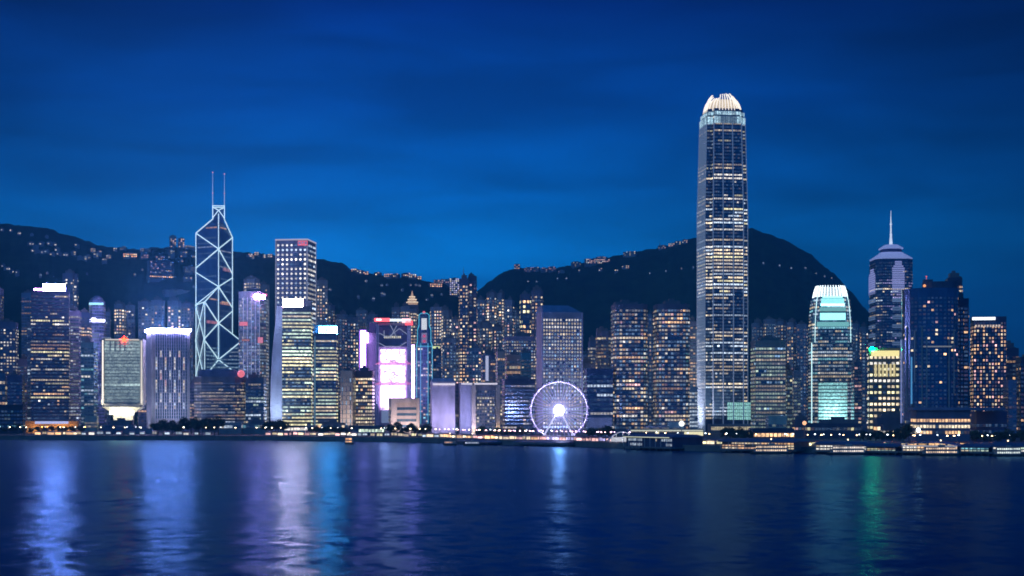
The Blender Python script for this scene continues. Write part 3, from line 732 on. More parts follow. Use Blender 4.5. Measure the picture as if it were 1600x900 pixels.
# ---- staggered slit tower with violet roof line
def slits():
    D = 1690; r = T('pale violet tower with staggered vertical light slits and glowing white roof edge', 229, 296, 517, D, 'box', phi=9, dep=40, wc=(.38,.39,.46), on=0, floor=0, br=0, storey=60, roof=False, cat='office tower', wz0=400, parapet=False)
    W, dp, H = geo(r); rg = random.Random(4); n = 14
    for c_ in range(n):
        mb = MB(); x = -W/2+4+(W-7)*(c_+.5)/n; q = (W-7)/n*.26
        z = 16
        while z < H-6:
            hgt = 3.1; idx = (int(z/14)+c_) % 2 == 0; top = z > H-24
            if c_ % 2 == 0: g = .78 if ((int((z+7)/13)+c_//2) % 2 == 0 and not top and z > 26) else .12
            else: g = .06
            colr = pick(rg, ((WHITE,3),(COOL,3),(CREAM,1),(PINK,.6))) if g > .2 else (.3,.5,.9)
            g *= rg.uniform(.7, 1.15)
            mb.face([(x-q*1.1, -dp/2-.4, z), (x+q*1.1, -dp/2-.4, z), (x+q*1.1, -dp/2-.4, z+hgt), (x-q*1.1, -dp/2-.4, z+hgt)], tuple(v*g for v in colr)); z += 3.7
        mb.build('window_bay', GL, r, glow=True)
        mb = MB(); xx = -W/2+4+(W-7)*c_/n; mb.box(xx-.35, -dp/2-1.2, 8, xx+.35, -dp/2, H-1); mb.build('rib', wall((.55,.52,.7)), r)
    for side in (-1, 1):
        for k in range(7):
            mb = MB(); y = -dp/2+3+k*5.2; mb.face([(side*(W/2+.3), y, 8), (side*(W/2+.3), y+1.6, 8), (side*(W/2+.3), y+1.6, H-8), (side*(W/2+.3), y, H-8)][::side], (.05,.06,.12)); mb.build('window_bay', GL, r, glow=True)
    mb = MB(); mb.box(-W/2-1.6, -dp/2-2, H, W/2+1.2, dp/2+1, H+2.5); mb.build('roof_light', emit((.48,.44,1), 160), r)
    flood(r, -W/2-20, 0, 2, -W/2, 0, 70, (.72,.68,1), 18000, 4, 24); flood(r, -W/2-9, -4, 1, -W/2, -4, 14, (1,.88,.8), 900, 4, 8)
    flood(r, 0, -dp/2-34, 5, 0, -dp/2, 60, (.70,.76,1), 12000, 40, 3)
slits()

# ---- office tower far left with white and pink roof signs
r = T('tall dark office block with long blank white roof sign, busiest windows low down', 50, 108, 456, 1700, 'box', phi=-2, dep=34, wc=(.10,.11,.19), pal=((CREAM,4),(YEL,2),(WHITE,2),(WARM,2),(COOL,1)), on=.1, floor=.12, br=.8, run=3, storey=4.0, hf=.42, bw=2.6, wf=.86,
      bands=[(456,470,.25,.3,.7),(470,498,.10,.1,.7),(498,512,.4,.5,.8),(512,532,.1,.05,.7),(532,548,.65,.6,.8),(548,562,.6,.5,1.0),(562,640,.45,.25,.8)], roof=False)
W, dp, H = geo(r)
sign(r, 67, 101.5, 443.5, 454.5, (.50,.42,1), 180, off=-2, marks=0, lab='long blank white roof sign'); sign(r, 53, 66, 451, 457.5, (.8,.3,1), 40, off=-2, marks=0, lab='small pink white roof sign')
mb = MB(); mb.box(-W*.2, -dp/2+2, H, W/2-3, dp/2, H+6); mb.build('plant_room', wall((.1,.12,.2)), r)
mb = MB(); mb.box(-W/2+6, -dp/2-10, 3.2, W/2-6, -dp/2-1, 5.6); mb.build('canopy_light', emit((.5,.6,1), 1.6), r)
r = T('violet grey slab with sparse white rows beside the signed block', 106, 127, 487, 1760, 'box', phi=-6, dep=30, wc=(.24,.22,.33), pal=((WHITE,2),(COOL,2)), on=.25, floor=.08, br=.35, run=2, bands=[(487,500,.6,.6,.8)])
r = T('thin pale edge block left of the signed block', 43, 52, 505, 1730, 'box', phi=-2, dep=12, wc=(.18,.26,.42), pal=((COOL,1),), on=.15, br=.5, roof=False)

# ---- the banking hall with giant screens
def screens():
    D = 1770; zf = lambda y: Z(y, D)-4
    root = empty('office_tower', (P(613, D), D+22, 4), radians(4)); tag(root, 'violet exposed-frame tower with three stacked white screens and red white sign', 'office tower')
    q = D/F; d = 40
    xx = lambda p: (p-613)*q
    wl = wall((.42,.36,.56), .5)
    mb = MB(); mb.box(xx(586), -d/2+3, 0, xx(640), d/2, zf(541)); mb.build('wall', wl, root)
    mb = MB(); mb.box(xx(590), -d/2+6, zf(541), xx(637), d/2, zf(507)); mb.build('upper_wall', wall((.10,.13,.25)), root)
    mb = MB(); mb.box(xx(571), -d/2+12, 0, xx(586)-.01, d/2-4, zf(519)); mb.build('side_wing', wall((.38,.34,.5)), root)
    mb = MB(); mb.box(xx(574), -d/2+16, zf(519), xx(586)-.01, d/2-8, zf(503)); mb.build('side_wing', wall((.2,.22,.4)), root)
    for a, b_ in ((586,590),(634,640)):
        mb = MB(); 
        mb.box(xx(a), -d/2-1, 0, xx(a)+2, -d/2+3.5, zf(507)); mb.box(xx(b_)-2, -d/2-1, 0, xx(b_), -d/2+3.5, zf(507))
        z = 8
        while z < zf(512): mb.box(xx(a)+2, -d/2-.5, z, xx(b_)-2, -d/2+3, z+.8); z += 5
        mb.build('service_mast', wall((.6,.55,.75)), root)
    scr = []
    m_, t_, b2 = newmat('screen'); b2.inputs['Emission Color'].default_value = (.95,.62,1,1)
    tcx = t_.nodes.new('ShaderNodeTexCoord'); nn = t_.nodes.new('ShaderNodeTexNoise'); nn.inputs['Scale'].default_value = .16; nn.inputs['Detail'].default_value = 3; nn.inputs['Distortion'].default_value = 1.6
    t_.links.new(tcx.outputs['Object'], nn.inputs[0]); r2 = t_.nodes.new('ShaderNodeMapRange'); t_.links.new(nn.outputs[0], r2.inputs[0]); r2.inputs[1].default_value = .42; r2.inputs[2].default_value = .50; r2.inputs[3].default_value = .62; r2.inputs[4].default_value = 5.0
    t_.links.new(r2.outputs[0], b2.inputs['Emission Strength'])
    for y0, y1 in ((546,566),(571,597),(602,640)):
        mb = MB(); mb.box(xx(593), -d/2-.6, zf(y1), xx(631), -d/2+2.9, zf(y0)); mb.build('screen', m_, root)
    mb = MB(); mb.box(xx(594), -d/2+.5, 10, xx(630), -d/2+2.8, zf(641)); mb.build('atrium_glass', emit((.4,.55,1), .35), root)
    pk = emit((1,.25,.62), .95)
    for y in (567.5, 599):
        mb = MB()
        for s in (-1, 1):
            mb.bar((xx(613), -d/2-1.6, zf(y-1)), (xx(613+s*16), -d/2-1.6, zf(y-4)), .55); mb.bar((xx(613+s*16), -d/2-1.6, zf(y-4)), (xx(613+s*29), -d/2-1.6, zf(y+2)), .55)
        mb.bar((xx(588), -d/2-1.4, zf(y+1)), (xx(638), -d/2-1.4, zf(y+1)), .6); mb.build('truss', pk, root)
    mb = MB()
    wt = [((588,519),(604,527)),((604,527),(622,513)),((622,513),(637,524)),((589,535),(600,541)),((600,541),(622,541)),((622,541),(633,534)),((589,508),(588,534)),((636,510),(638,538)),((598,516),(598,527)),((608,508),(618,527)),((618,508),(608,527))]
    for (a, b_), (c_, d_) in wt: mb.bar((xx(a), -d/2+3, zf(b_)), (xx(c_), -d/2+3, zf(d_)), .6)
    mb.build('truss', emit((.6,.7,1), .42), root)
    mb = MB()
    for i in range(9): mb.face([(xx(598+i*3), -d/2+5.6, zf(528)), (xx(600.3+i*3), -d/2+5.6, zf(528)), (xx(600.3+i*3), -d/2+5.6, zf(524.5)), (xx(598+i*3), -d/2+5.6, zf(524.5))], (.7,.65,.42))
    mb.build('window_row', GL, root, glow=True)
    # roof sign: red, white, red
    y = -d/2+1
    for a, b_, c_, st_, zt0, zb0 in ((583,607,(1,.10,.12),2.6,497,502.5),(586,594,(1,.75,.8),2.5,498,501),(607,626,(.75,.85,1),1.6,498,502),(626,640,(1,.55,.6),2.2,497.5,504),(631,643,(1,.08,.1),2.2,501,508)):
        mb = MB(); mb.box(xx(a), y-2-(1.0 if st_ == 2.5 else 0), zf(zb0), xx(b_)-.02, y-(.5 if st_ == 2.5 else 0), zf(zt0)); mb.build('roof_sign', emit(c_, st_), root)
    mb = MB(); mb.box(xx(588), -d/2+4, zf(508), xx(638), -d/2+14, zf(504)); mb.build('roof_deck', wall((.2,.2,.3)), root)
    mb = MB(); mb.box(xx(641.5), -d/2+1, zf(640), xx(645.5), -d/2+5, zf(539)); mb.build('light_column', emit((.70,.34,1), 24), root)
    mb = MB(); mb.box(xx(561), -d/2+8, zf(577), xx(569), -d/2+10, zf(516)); sg = mb.build('vertical_sign', emit((.75,.34,1), 12), root)
    mb = MB(); mb.box(xx(569.2), -d/2+8.5, zf(535), xx(573), -d/2+10, zf(519)); mb.build('vertical_sign', emit((.7,.4,1), 14), root)
    mb = MB(); rg = random.Random(8)
    for i in range(9):
        zc = zf(533+i*4.8); xm = xx(565.5)
        mb.box(xm-1.3, -d/2+7.8, zc-.9, xm+rg.uniform(.4,1.3), -d/2+7.98, zc-.5); mb.box(xm-.3, -d/2+7.75, zc-1.2, xm+.3, -d/2+7.97, zc+1.2); mb.box(xm-rg.uniform(.6,1.3), -d/2+7.8, zc+.4, xm+1.2, -d/2+7.98, zc+.8)
    mb.build('sign_lettering', wall((.2,.1,.3)), root)
    mb = MB(); mb.box(xx(558.5), -d/2+10.1, 0, xx(571), d/2-4, zf(514)); mb.build('side_wing', wall((.16,.14,.28)), root)
    flood(root, 0, -d/2-30, 20, 0, -d/2, 90, (.62,.46,1), 11000, 30, 3); flood(root, xx(577), -d/2-14, 30, xx(577), -d/2+12, 90, (.68,.5,1), 5000, 10, 3)
screens()

# ---- narrow stepped tower outlined in cyan
def cyan():
    D = 1810; r = T('narrow stepped tower outlined in cyan light next to the screen tower', 648, 676, 536, D, 'cham', phi=3, dep=30, wc=(.06,.14,.24), pal=((WHITE,2),(PINK,1),(CREAM,2),(TEAL,1)), on=.35, floor=.1, br=.5, run=1, roof=False, c=5, parapet=False)
    W, dp, H = geo(r); q = D/F; zf = lambda y: Z(y, D)-4
    for (a, y0, y1) in ((.80, 536, 515), (.62, 515, 490)):
        mb = MB(); mb.loft([[(x, y, z) for x, y in plan('cham', W*a, dp*a, 4*a)] for z in (zf(y0), zf(y1))]); mb.build('upper_wall', wall((.06,.14,.24)), r)
    cm = emit((.08,.58,.85), .95); mb = MB()
    for s in (-1, 1):
        x0, x1, x2 = s*W*.47, s*W*.40, s*W*.31
        mb.bar((x0, -dp/2-.8, 8), (x0, -dp/2-.8, zf(540)), .65); mb.bar((x0, -dp/2-.8, zf(540)), (x1, -dp*.4-.8, zf(534)), .65); mb.bar((x1, -dp*.4-.9, zf(534)), (x1, -dp*.4-.9, zf(515)), .6)
        mb.bar((x1, -dp*.4-.9, zf(515)), (x2, -dp*.31-.9, zf(508)), .6); mb.bar((x2, -dp*.31-.9, zf(508)), (x2, -dp*.31-.9, zf(492)), .6); mb.bar((x2, -dp*.31-.9, zf(492)), (x2*.6, -dp*.31-.9, zf(489)), .6)
        mb.bar((s*W*.22, -dp/2-.9, 8), (s*W*.22, -dp/2-.9, zf(536)), .5)
    mb.bar((-W*.19, -dp*.31-.9, zf(489)), (W*.19, -dp*.31-.9, zf(489)), .6); mb.bar((-W*.47, -dp/2-.9, zf(541)), (W*.47, -dp/2-.9, zf(541)), .5)
    mb.build('light_line', cm, r)
    mb = MB(); mb.box(-W*.16, -dp*.31-1.6, zf(515), W*.16, -dp*.31-.6, zf(497)); mb.build('lit_panel', emit((.85,.92,1), .85), r)
    mb = MB(); mb.box(-W*.17, -dp*.4-1.6, zf(538), W*.17, -dp*.4-.6, zf(520)); p = mb.build('sign_panel', emit((.35,.35,.6), .5), r)
    mb = MB()
    for zc in (525, 533): mb.ball((0, -dp*.4-1.6, zf(zc)), 2.0, 10, 6)
    mb.build('sign_emblem', emit((1,.12,.3), .55), r); mb = MB(); mb.ball((0, -dp*.2, zf(487.5)), 1.8); mb.build('warning_lamp', emit((1,.15,.2), 1.0), r)
cyan()

# ---- white gridded tower behind the wheel
r = T('broad grey tower with dense grid of round white windows behind big wheel', 837, 909.5, 488, 1560, 'box', phi=11, dep=38, wc=(.30,.32,.42), pal=((WHITE,3),(COOL,3),(CREAM,2)), on=.85, floor=.8, br=.62, run=1, storey=3.75, hf=.66, bw=3.1, wf=.66, shape='oct', roof=False, dim=.3,
      bands=[(527,536,.5,.1,.6),(574,581,.2,0,.4),(488,500,.95,.9,1.15)], vis=lambda e: e != 3, name='office_tower', parapet=False)
W, dp, H = geo(r); mb = MB(); z1 = H+7.5
mb.loft([[(-W/2,-dp/2,H),(W/2,-dp/2,H),(W/2,dp/2,H),(-W/2,dp/2,H)],[(-W/2+.2,-dp/2+4,z1),(W/2-14,-dp/2+4,z1),(W/2-14,dp/2-4,z1),(-W/2+.2,dp/2-4,z1)]]); mb.build('roof', wall((.12,.25,.42), .4), r)
mb = MB()
for s in (-1, 1): mb.box(s*(W/2)-.9, -dp/2-.9, 0, s*W/2+.9, -dp/2+.9, H)
mb.build('corner_pier', wall((.45,.45,.6)), r)
flood(r, -W/2-20, -8, 2, -W/2, 0, 60, (.6,.62,1), 9000, 4, 20); flood(r, 0, -dp/2-40, 6, 0, -dp/2, 50, (.55,.55,1), 12000, 30, 3)

# ---- crown-and-spire tower at the right
def spire():
    D = 2150; zf = lambda y: Z(y, D)-4
    r = T('stepped tower with violet lit columns, octagonal crown and tall white spire', 1357, 1427, 404, D, 'cham', phi=14, dep=54, wc=(.05,.11,.24), pal=((COOL,2),(CREAM,2),(VIO,2)), on=.12, floor=.08, br=.5, run=2, storey=4.2, hf=.45, bw=3, wf=.8, c=8, name='skyscraper', cat='skyscraper', roof=False, parapet=False)
    W, dp, H = geo(r)
    vm = emit((.38,.48,.95), .48, (.5,.5,.7))
    mb = MB(); p8 = lambda s: plan('cham', W*s, dp*s, 12*s)
    mb.loft([[(x, y, z) for x, y in p8(s)] for z, s in ((H,1.03),(H+2.2,1.03),(H+9,.66),(H+9.01,.60),(H+11,.60))]); mb.build('crown_skirt', vm, r)
    mb = MB(); mb.loft([[(x, y, z) for x, y in p8(s)] for z, s in ((H+11,.52),(H+16,.52))]); mb.build('crown_drum', wall((.08,.1,.25)), r)
    mb = MB(); mb.loft([[(x, y, z) for x, y in p8(s)] for z, s in ((H+16,.60),(H+17.6,.60),(H+22.5,.34),(H+23.5,.1))]); mb.build('crown_cap', vm, r)
    # spire
    z0 = H+23.5; zt = zf(325); mb = MB(); mb.bar((0,0,z0-1), (0,0,zf(363)), (2.6,1.3), 8); mb.bar((0,0,zf(363)), (0,0,zf(345)), (1.2,.9), 8); mb.bar((0,0,zf(345)), (0,0,zt), (.9,.25), 8)
    for y in (363, 347): mb.loft([[(x*s, yv*s, zf(y)+z) for x, yv in plan('oval', 1, 1)] for z, s in ((-1.2,1.5),(0,4.2),(1.2,1.5))])
    mb.build('spire', emit((.78,.88,1), .9, (.8,.8,.8)), r)
    # violet bay columns with light gaps
    for xc, wd, yt, yb in ((None,0,418,545),(4,8.8,408,545)):
        y = yt
        xb = xc
        while y < yb:
            fade = 1 if y < 452 else (.6 if y < 475 else .42); on_ = (y < 458) or (int(y/3.4) % 4 < 2)
            hw = wd*(.55 if y < yt+4 else (.8 if y < yt+7 else 1))
            mb = MB(); kk = .5 if y < yt+4 else (.8 if y < yt+7 else 1)
            if xb is None: mb.box(-W/2-1.0, -19*kk+2, zf(y+2.5), -W/2-.1, 19*kk+2, zf(y))
            else: mb.box(xb-hw, -dp/2-1.0, zf(y+2.5), xb+hw, -dp/2-.1, zf(y))
            if on_: mb.build('lit_bay', emit((.38,.44,.96) if y < 465 else (.30,.50,.95), round(.62*fade, 3)), r)
            y += 3.4
spire()

# ---- yellow lit stepped hotel beneath it
r = T('yellow lit block with arched top storeys and bright eaves, green lamp on its corner', 1356, 1405, 546, 1420, 'box', phi=3, dep=30, wc=(.20,.19,.15), pal=((CREAM,3),(YEL,2),(WHITE,2)), on=.72, floor=.5, br=1.0, run=1, storey=5.6, hf=.42, bw=4.3, wf=.62, roof=False, name='hotel', cat='hotel', bands=[(546,575,.98,1,1.0)])
W, dp, H = geo(r); mb = MB(); mb.box(-W/2+2, -dp/2-1.6, H-6.5, W/2-.5, -dp/2-.6, H-1.2); mb.build('eaves_light', emit((1,.86,.36), 1.15), r)
mb = MB(); mb.ball((-W/2+3, -dp/2-1, H+.8), 1.9); mb.build('roof_lamp', emit((.0,1,.35), 150), r)['label'] = 'green roof lamp'
for i in range(6):
    mb = MB(); x = -W/2+6+i*(W-9)/5.6; mb.box(x-.9, -dp/2-1.4, H-26, x+.9, -dp/2-.5, H-14); mb.build('lit_pilaster', emit((1,.85,.42), .75), r)
mb = MB(); mb.box(-W/2-.8, -dp/2-1, H-33, W/2, -dp/2-.2, H-31.5); mb.build('cornice', wall((.4,.36,.25)), r)

# ---- curved dark glass complex on the right
def curved():
    D = 1290
    r = T('broad dark blue curved glass hotel with a lit rooftop ring of warm lamps', 1406, 1500, 452, D, 'round', phi=6, dep=44, wc=(.10,.18,.32), pal=((WARM,2),(CREAM,2),(PINK,1)), on=.045, floor=0, br=1.0, run=1, storey=3.5, hf=.5, bw=3.3, wf=.6, c=19, name='hotel', cat='hotel', rough=.18, metal=.6, roof=False, dim=.01,
          bands=[(452,458,.9,.9,.9)])
    W, dp, H = geo(r); q = D/F; zf = lambda y: Z(y, D)-4
    mb = MB(); mb.loft([[(x+9, y+4, z) for x, y in plan('round', W*.62, dp*.7, 10)] for z in (H, zf(438))]); mb.build('penthouse', wall((.06,.09,.16)), r)
    mb = MB(); mb.box(-6, -6, zf(438), 2, 2, zf(434)); mb.build('lift_room', wall((.08,.1,.16)), r)
    mb = MB(); mb.ball((-6, -dp*.3, zf(445)), 1.3); mb.build('roof_lamp', emit((1,.4,.15), 1.3), r); mb = MB(); mb.bar((-3,0,zf(434)),(-3,0,zf(429)),.3); mb.ball((-3,0,zf(428.5)), .7); mb.build('mast_lamp', emit((1,.2,.2), .8), r)
    # vertical light strips
    for x, z0, z1, c_, s_ in ((-25,14,88,(.35,.45,1),.5),(-17.5,10,72,(.12,.5,1),.6),(-15,50,95,(.12,.25,.6),.15),(14,12,90,(.06,.2,.5),.12),(18.5,40,96,(.08,.2,.5),.12),(-5,6,90,(.06,.22,.6),.12),(-9,6,99,(.05,.2,.5),.12),(-21,20,99,(.08,.2,.5),.10)):
        a = abs(x)-(W/2-19); yf = -dp/2 if a < 0 else -dp/2+19-sqrt(max(0, 361-a*a))
        mb = MB(); mb.box(x-.55, yf-.9, z0, x+.55, yf+.4, z1); mb.build('light_strip', emit(c_, s_), r)
    mb = MB(); mb.box(-8, -dp/2-.7, zf(542.5), 16, -dp/2-.2, zf(540.5)); mb.build('lit_band', emit((.7,.75,.8), .25), r)
    T('dark blue hotel wing with scattered orange rooms beside the curved hotel', 1480, 1514, 468, 1320, 'notch', phi=6, dep=34, wc=(.04,.07,.15), pal=((WARM,3),(PINK,1)), on=.07, floor=0, br=.9, run=1, storey=3.5, hf=.5, bw=3.4, wf=.6, name='hotel', cat='hotel', c=5)
    T('square dark hotel core topped by two rows of warm lamps', 1477, 1503, 436, 1345, 'box', phi=6, dep=26, wc=(.05,.07,.13), pal=((CREAM,3),(WARM,2)), on=.06, floor=0, br=.9, run=1, storey=3.5, hf=.5, bw=3, wf=.7, name='hotel', cat='hotel', bands=[(449,462,.9,1,.9)], parapet=True)
curved()
r = T('tall slab speckled with orange lit rooms under a white roof light', 1517, 1571, 497, 1330, 'box', phi=7, dep=24, wc=(.05,.07,.16), pal=((WARM,4),(PINK,2),(CREAM,2)), on=.40, floor=0, br=.85, run=1, storey=3.3, hf=.55, bw=2.5, wf=.55, name='hotel', cat='hotel', bands=[(497,512,.03,0,.5)], skip=lambda k,b,e,z: e == 0 and b > 16, roof=False)
sign(r, 1519, 1555, 495.5, 500, (.75,.85,1), 2.2, name='roof_light', off=.5)
W, dp, H = geo(r); mb = MB()
for i in range(9): mb.face([(-W/2+1.4+i*2.5, -dp/2-.4, H-8), (-W/2+3+i*2.5, -dp/2-.4, H-8), (-W/2+3+i*2.5, -dp/2-.4, H-6), (-W/2+1.4+i*2.5, -dp/2-.4, H-6)], (.7,.55,.4))
mb.build('top_window', GL, r, glow=True)

# ================================================================ OTHER OFFICE TOWERS AND LOW BLOCKS
SL=(.24,.26,.34); NV=(.08,.11,.2); BG=(.52,.46,.42); LV=(.42,.38,.52)
o_ = dict(pal=OFF)
T('violet grey slab cut by the left edge of the photo, taller one', -34, 5, 451, 1800, phi=-8, dep=30, wc=(.30,.30,.45), on=.06, br=.4)
T('apartment tower with scattered white windows at the left edge', -4, 28, 505, 1740, phi=-8, dep=24, wc=(.18,.20,.34), pal=((WHITE,3),(CREAM,2)), on=.38, br=.8, run=1, storey=3.6, bw=3.6, wf=.55, cat='apartment tower', name='apartment_tower')
T('small violet block with few lights beside the left apartment tower', 28, 45, 563, 1760, phi=-8, dep=18, wc=(.26,.26,.40), on=.08, br=.7)
T('low office block with three warm rows at the far left edge', -20, 12, 585, 1700, phi=-8, dep=24, wc=(.22,.24,.34), on=.3, floor=.4, br=.7, run=4, storey=6)
T('blank navy block with a violet rim left of the signed block', 12, 38, 588, 1690, phi=-8, dep=20, wc=(.10,.12,.22), on=.0, floor=0, br=.2)
T('big black blank hall with green white lamps at its foot', -30, 39, 634, 1600, phi=-5, dep=40, wc=(.04,.05,.08), on=.0, floor=0, br=.5, name='hall', cat='hall', roof=False, bands=[(668,682,.45,.3,.5)], pal=((TEAL,2),(GREENISH,1)))
T('dim teal slab without lights behind the signed block', 34, 54, 459, 2000, phi=-8, dep=22, wc=(.12,.24,.36), on=.03, br=.3)
T('round topped apartment tower with few white lamps behind the signed block', 97, 123, 428, 2060, 'cross', phi=-8, dep=26, wc=(.14,.18,.28), pal=((WHITE,3),(CREAM,2)), on=.16, br=.8, run=1, storey=4.5, bw=4, wf=.6, cat='apartment tower', name='apartment_tower')
T('blue black office tower beside the violet grey slab', 125, 143, 490, 1790, phi=-6, dep=26, wc=(.06,.11,.2), on=.08, br=.5)
r = T('tapered blue glowing tower with white cyan light bands and domed top', 138, 166, 471, 1850, 'cham', phi=-8, dep=30, wc=(.30,.34,.60), on=.25, br=.25, floor=.2, pal=((VIO,2),(COOL,3)), sections=[(680,1.1),(540,1.08),(471,.92)], c=5)
W, dp, H = geo(r)
mb = MB(); mb.loft([[(x*s, y*s, z) for x, y in plan('cham', W*.8, dp*.8, 5)] for z, s in ((H,1),(H+5,.8),(H+8,.35))]); mb.build('dome', wall((.3,.3,.45)), r)
sign(r, 139.5, 162, 473, 476.5, (.35,.78,1), 1.6, name='light_band'); sign(r, 142, 164, 499, 503, (.62,.62,1), 12, name='light_band', th=.6); sign(r, 142, 150, 497, 500, (.8,.8,1), 8, name='light_band')
flood(r, 0, -dp/2-20, H-75, 0, -dp/2, H-30, (.45,.5,1), 5000, 14, 3)
T('sliver of a dim tower right of the blue glowing tower', 165, 173, 489, 1950, phi=-6, dep=14, wc=(.14,.2,.32), pal=((COOL,1),), on=.15, br=.5)
T('teal glass office block left of the framed box', 127, 152, 537, 1700, phi=-8, dep=30, wc=(.14,.28,.33), pal=((TEAL,2),(COOL,2),(WHITE,1)), on=.4, floor=.15, br=.38, run=3)
T('small pale green lit cube at the foot of the framed box', 133, 154, 652, 1600, phi=-6, dep=20, wc=(.45,.5,.45), pal=((GREENISH,2),(CREAM,2)), on=.8, floor=.5, br=.28, roof=False, name='pavilion', cat='low building', storey=3.6)
T('low dark blue stepped hall under the framed box', 155, 212, 666, 1590, phi=-6, dep=26, wc=(.10,.16,.26), on=.12, br=.4, name='low_building', cat='low building')
T('low hall with long white lamp strip left of the park trees', 196, 243, 672, 1560, phi=-6, dep=18, wc=(.2,.26,.34), pal=((WHITE,2),(COOL,2)), on=.75, floor=.5, br=.9, name='low_building', cat='low building', roof=False)
T('small dark block between the framed box and the violet tower', 216, 232, 560, 1820, phi=-6, dep=18, wc=(.1,.14,.28), on=.1, br=.5)
T('slim dim office block between the violet tower and the crisscrossed tower', 296, 310, 600, 1880, phi=-6, dep=20, wc=(.16,.18,.26), on=.3, br=.4)
r = T('beige hotel slab with vertical floodlit ribs', 532, 556, 581, 1640, phi=-10, dep=22, wc=BG, pal=((CREAM,2),(PINK,1)), on=.4, br=.16, storey=5, hf=.8, bw=4, wf=.25, name='hotel', cat='hotel', dim=.3)
W, dp, H = geo(r); flood(r, 0, -dp/2-20, 3, 0, -dp/2, 36, (1,.78,.62), 6000, 16, 2)
r = T('brown block full of ragged warm rows beside the beige slab', 556, 585, 581, 1650, phi=-6, dep=24, wc=(.07,.07,.10), pal=((WARM,2),(CREAM,3),(YEL,1)), on=.55, floor=.4, br=.8, run=3, storey=4, bw=2.6, bands=[(581,592,.02,0,.2)])
T('low dark terminal with a yellow green lit deck', 545, 605, 667, 1500, phi=-6, dep=26, wc=(.08,.10,.14), pal=((YEL,2),(GREENISH,1)), on=.7, floor=.6, br=.75, run=5, storey=5.5, name='terminal', cat='terminal', roof=False, wz0=2)
r = T('low beige civic block with deep dark bays before the screen tower', 607, 655, 624, 1530, phi=8, dep=24, wc=(.50,.42,.40), pal=((CREAM,2),(YEL,1)), on=.35, floor=.3, br=.45, run=8, storey=6, hf=.45, bw=3, wf=.97, roof=False, name='civic_building', cat='civic building', bands=[(624,640,.9,.9,.9),(646,662,.0,0,.2)])
W, dp, H = geo(r); mb = MB(); mb.box(-W/2-1, -dp/2-2, 0, -W/2+5, -dp/2+1, H+1); mb.box(-W/2+5, -dp/2-2, H-3.5, W/2, -dp/2+1, H+1); mb.box(W/2-3, -dp/2-2, 0, W/2, -dp/2+1, H-3.5); mb.build('frame', wall((.55,.46,.44)), r)
flood(r, 0, -dp/2-26, 3, 0, -dp/2, 16, (1,.80,.72), 9000, 30, 2)
T('dim slab with a small yellow green roof sign right of the cyan tower', 672, 690, 549, 1850, phi=3, dep=20, wc=(.08,.14,.24), on=.2, br=.4)
r = T('tiny green lit roof pavilion over the dim slab', 673, 688, 541, 1900, phi=3, dep=14, wc=(.1,.25,.3), pal=((TEAL,1),), on=.4, br=.4, roof=False)
sign(r, 673.5, 687, 541, 544.5, (.85,1,.45), 1.0)
# lavender lit hotel block in three bays
r = T('blank lavender floodlit hall wing, the left one', 672, 711, 598, 1470, phi=4, dep=26, wc=(.52,.46,.60), on=.0, floor=0, br=.2, name='hall', cat='hall', roof=False, wz0=400)
W, dp, H = geo(r); flood(r, 0, -dp/2-24, 3, 0, -dp/2, 28, (.70,.63,1), 8500, 26, 2)
mb = MB(); mb.loft([[(x*s, y*s, z) for x, y in plan('cham', W, dp, 3)] for z, s in ((H+.1,.98),(H+3,.95),(H+4.6,.8))]); mb.build('roof', wall((.5,.48,.62)), r)
mb = MB(); mb.box(-W*.45, -dp/2-1.2, H-2.4, W/2, -dp/2-.2, H-.6); mb.build('eaves_light', emit((.95,.86,1), .9), r)
r = T('blank lavender floodlit hall wing with white roof edge, the right one', 716, 738, 600, 1480, phi=4, dep=26, wc=(.42,.42,.60), on=.0, floor=0, br=.2, name='hall', cat='hall', roof=False, wz0=400)
W, dp, H = geo(r); flood(r, 0, -dp/2-24, 3, 0, -dp/2, 28, (.56,.56,1), 4200, 16, 2)
mb = MB(); mb.box(-W*.4, -dp/2-1.2, H-.6, W/2, -dp/2-.2, H+1); mb.build('eaves_light', emit((.9,.86,1), .8), r)
r = T('grey block of small yellow windows between two warm floodlit pillars', 738, 777, 600, 1475, phi=4, dep=26, wc=(.20,.20,.24), pal=((CREAM,3),(YEL,2)), on=.35, floor=0, br=.6, run=1, storey=3.3, bw=2.6, wf=.6, name='hotel', cat='hotel', roof=False)
W, dp, H = geo(r); mb = MB(); mb.box(-W/2, -dp/2-1.2, H-.6, W/2, -dp/2-.2, H+1); mb.build('eaves_light', emit((.9,.86,1), .85), r)
for x in (-W/2-.5, W/2+.5):
    mb = MB(); mb.box(x-1.9, -dp/2-3.4, 0, x+1.9, -dp/2+4, H-1); mb.build('pillar', wall((.62,.5,.42)), r)
    flood(r, x, -dp/2-8.0, 1.5, x, -dp/2-3.0, 26, (1,.74,.42), 900, 4, 1.5); flood(r, x, -dp/2-6.5, .8, x, -dp/2-3, 7, (1,.78,.45), 110, 3, 1.2)
T('slim dark gap block between the two lavender wings', 709, 718, 601, 1500, phi=4, dep=18, wc=(.12,.12,.18), pal=((CREAM,1),), on=.4, br=.5, roof=False)
T('pale slate slab with dense small windows above the dark ribbon block', 786, 837, 527, 1850, phi=8, dep=30, wc=(.28,.29,.38), pal=((WHITE,2),(CREAM,2)), on=.7, floor=.5, br=.5, run=1, storey=3.8, bw=3, wf=.6, dim=.3)
T('dim teal mirror slab below the pale slate slab', 812, 830, 553, 1760, phi=8, dep=18, wc=(.06,.26,.36), on=.05, br=.3)
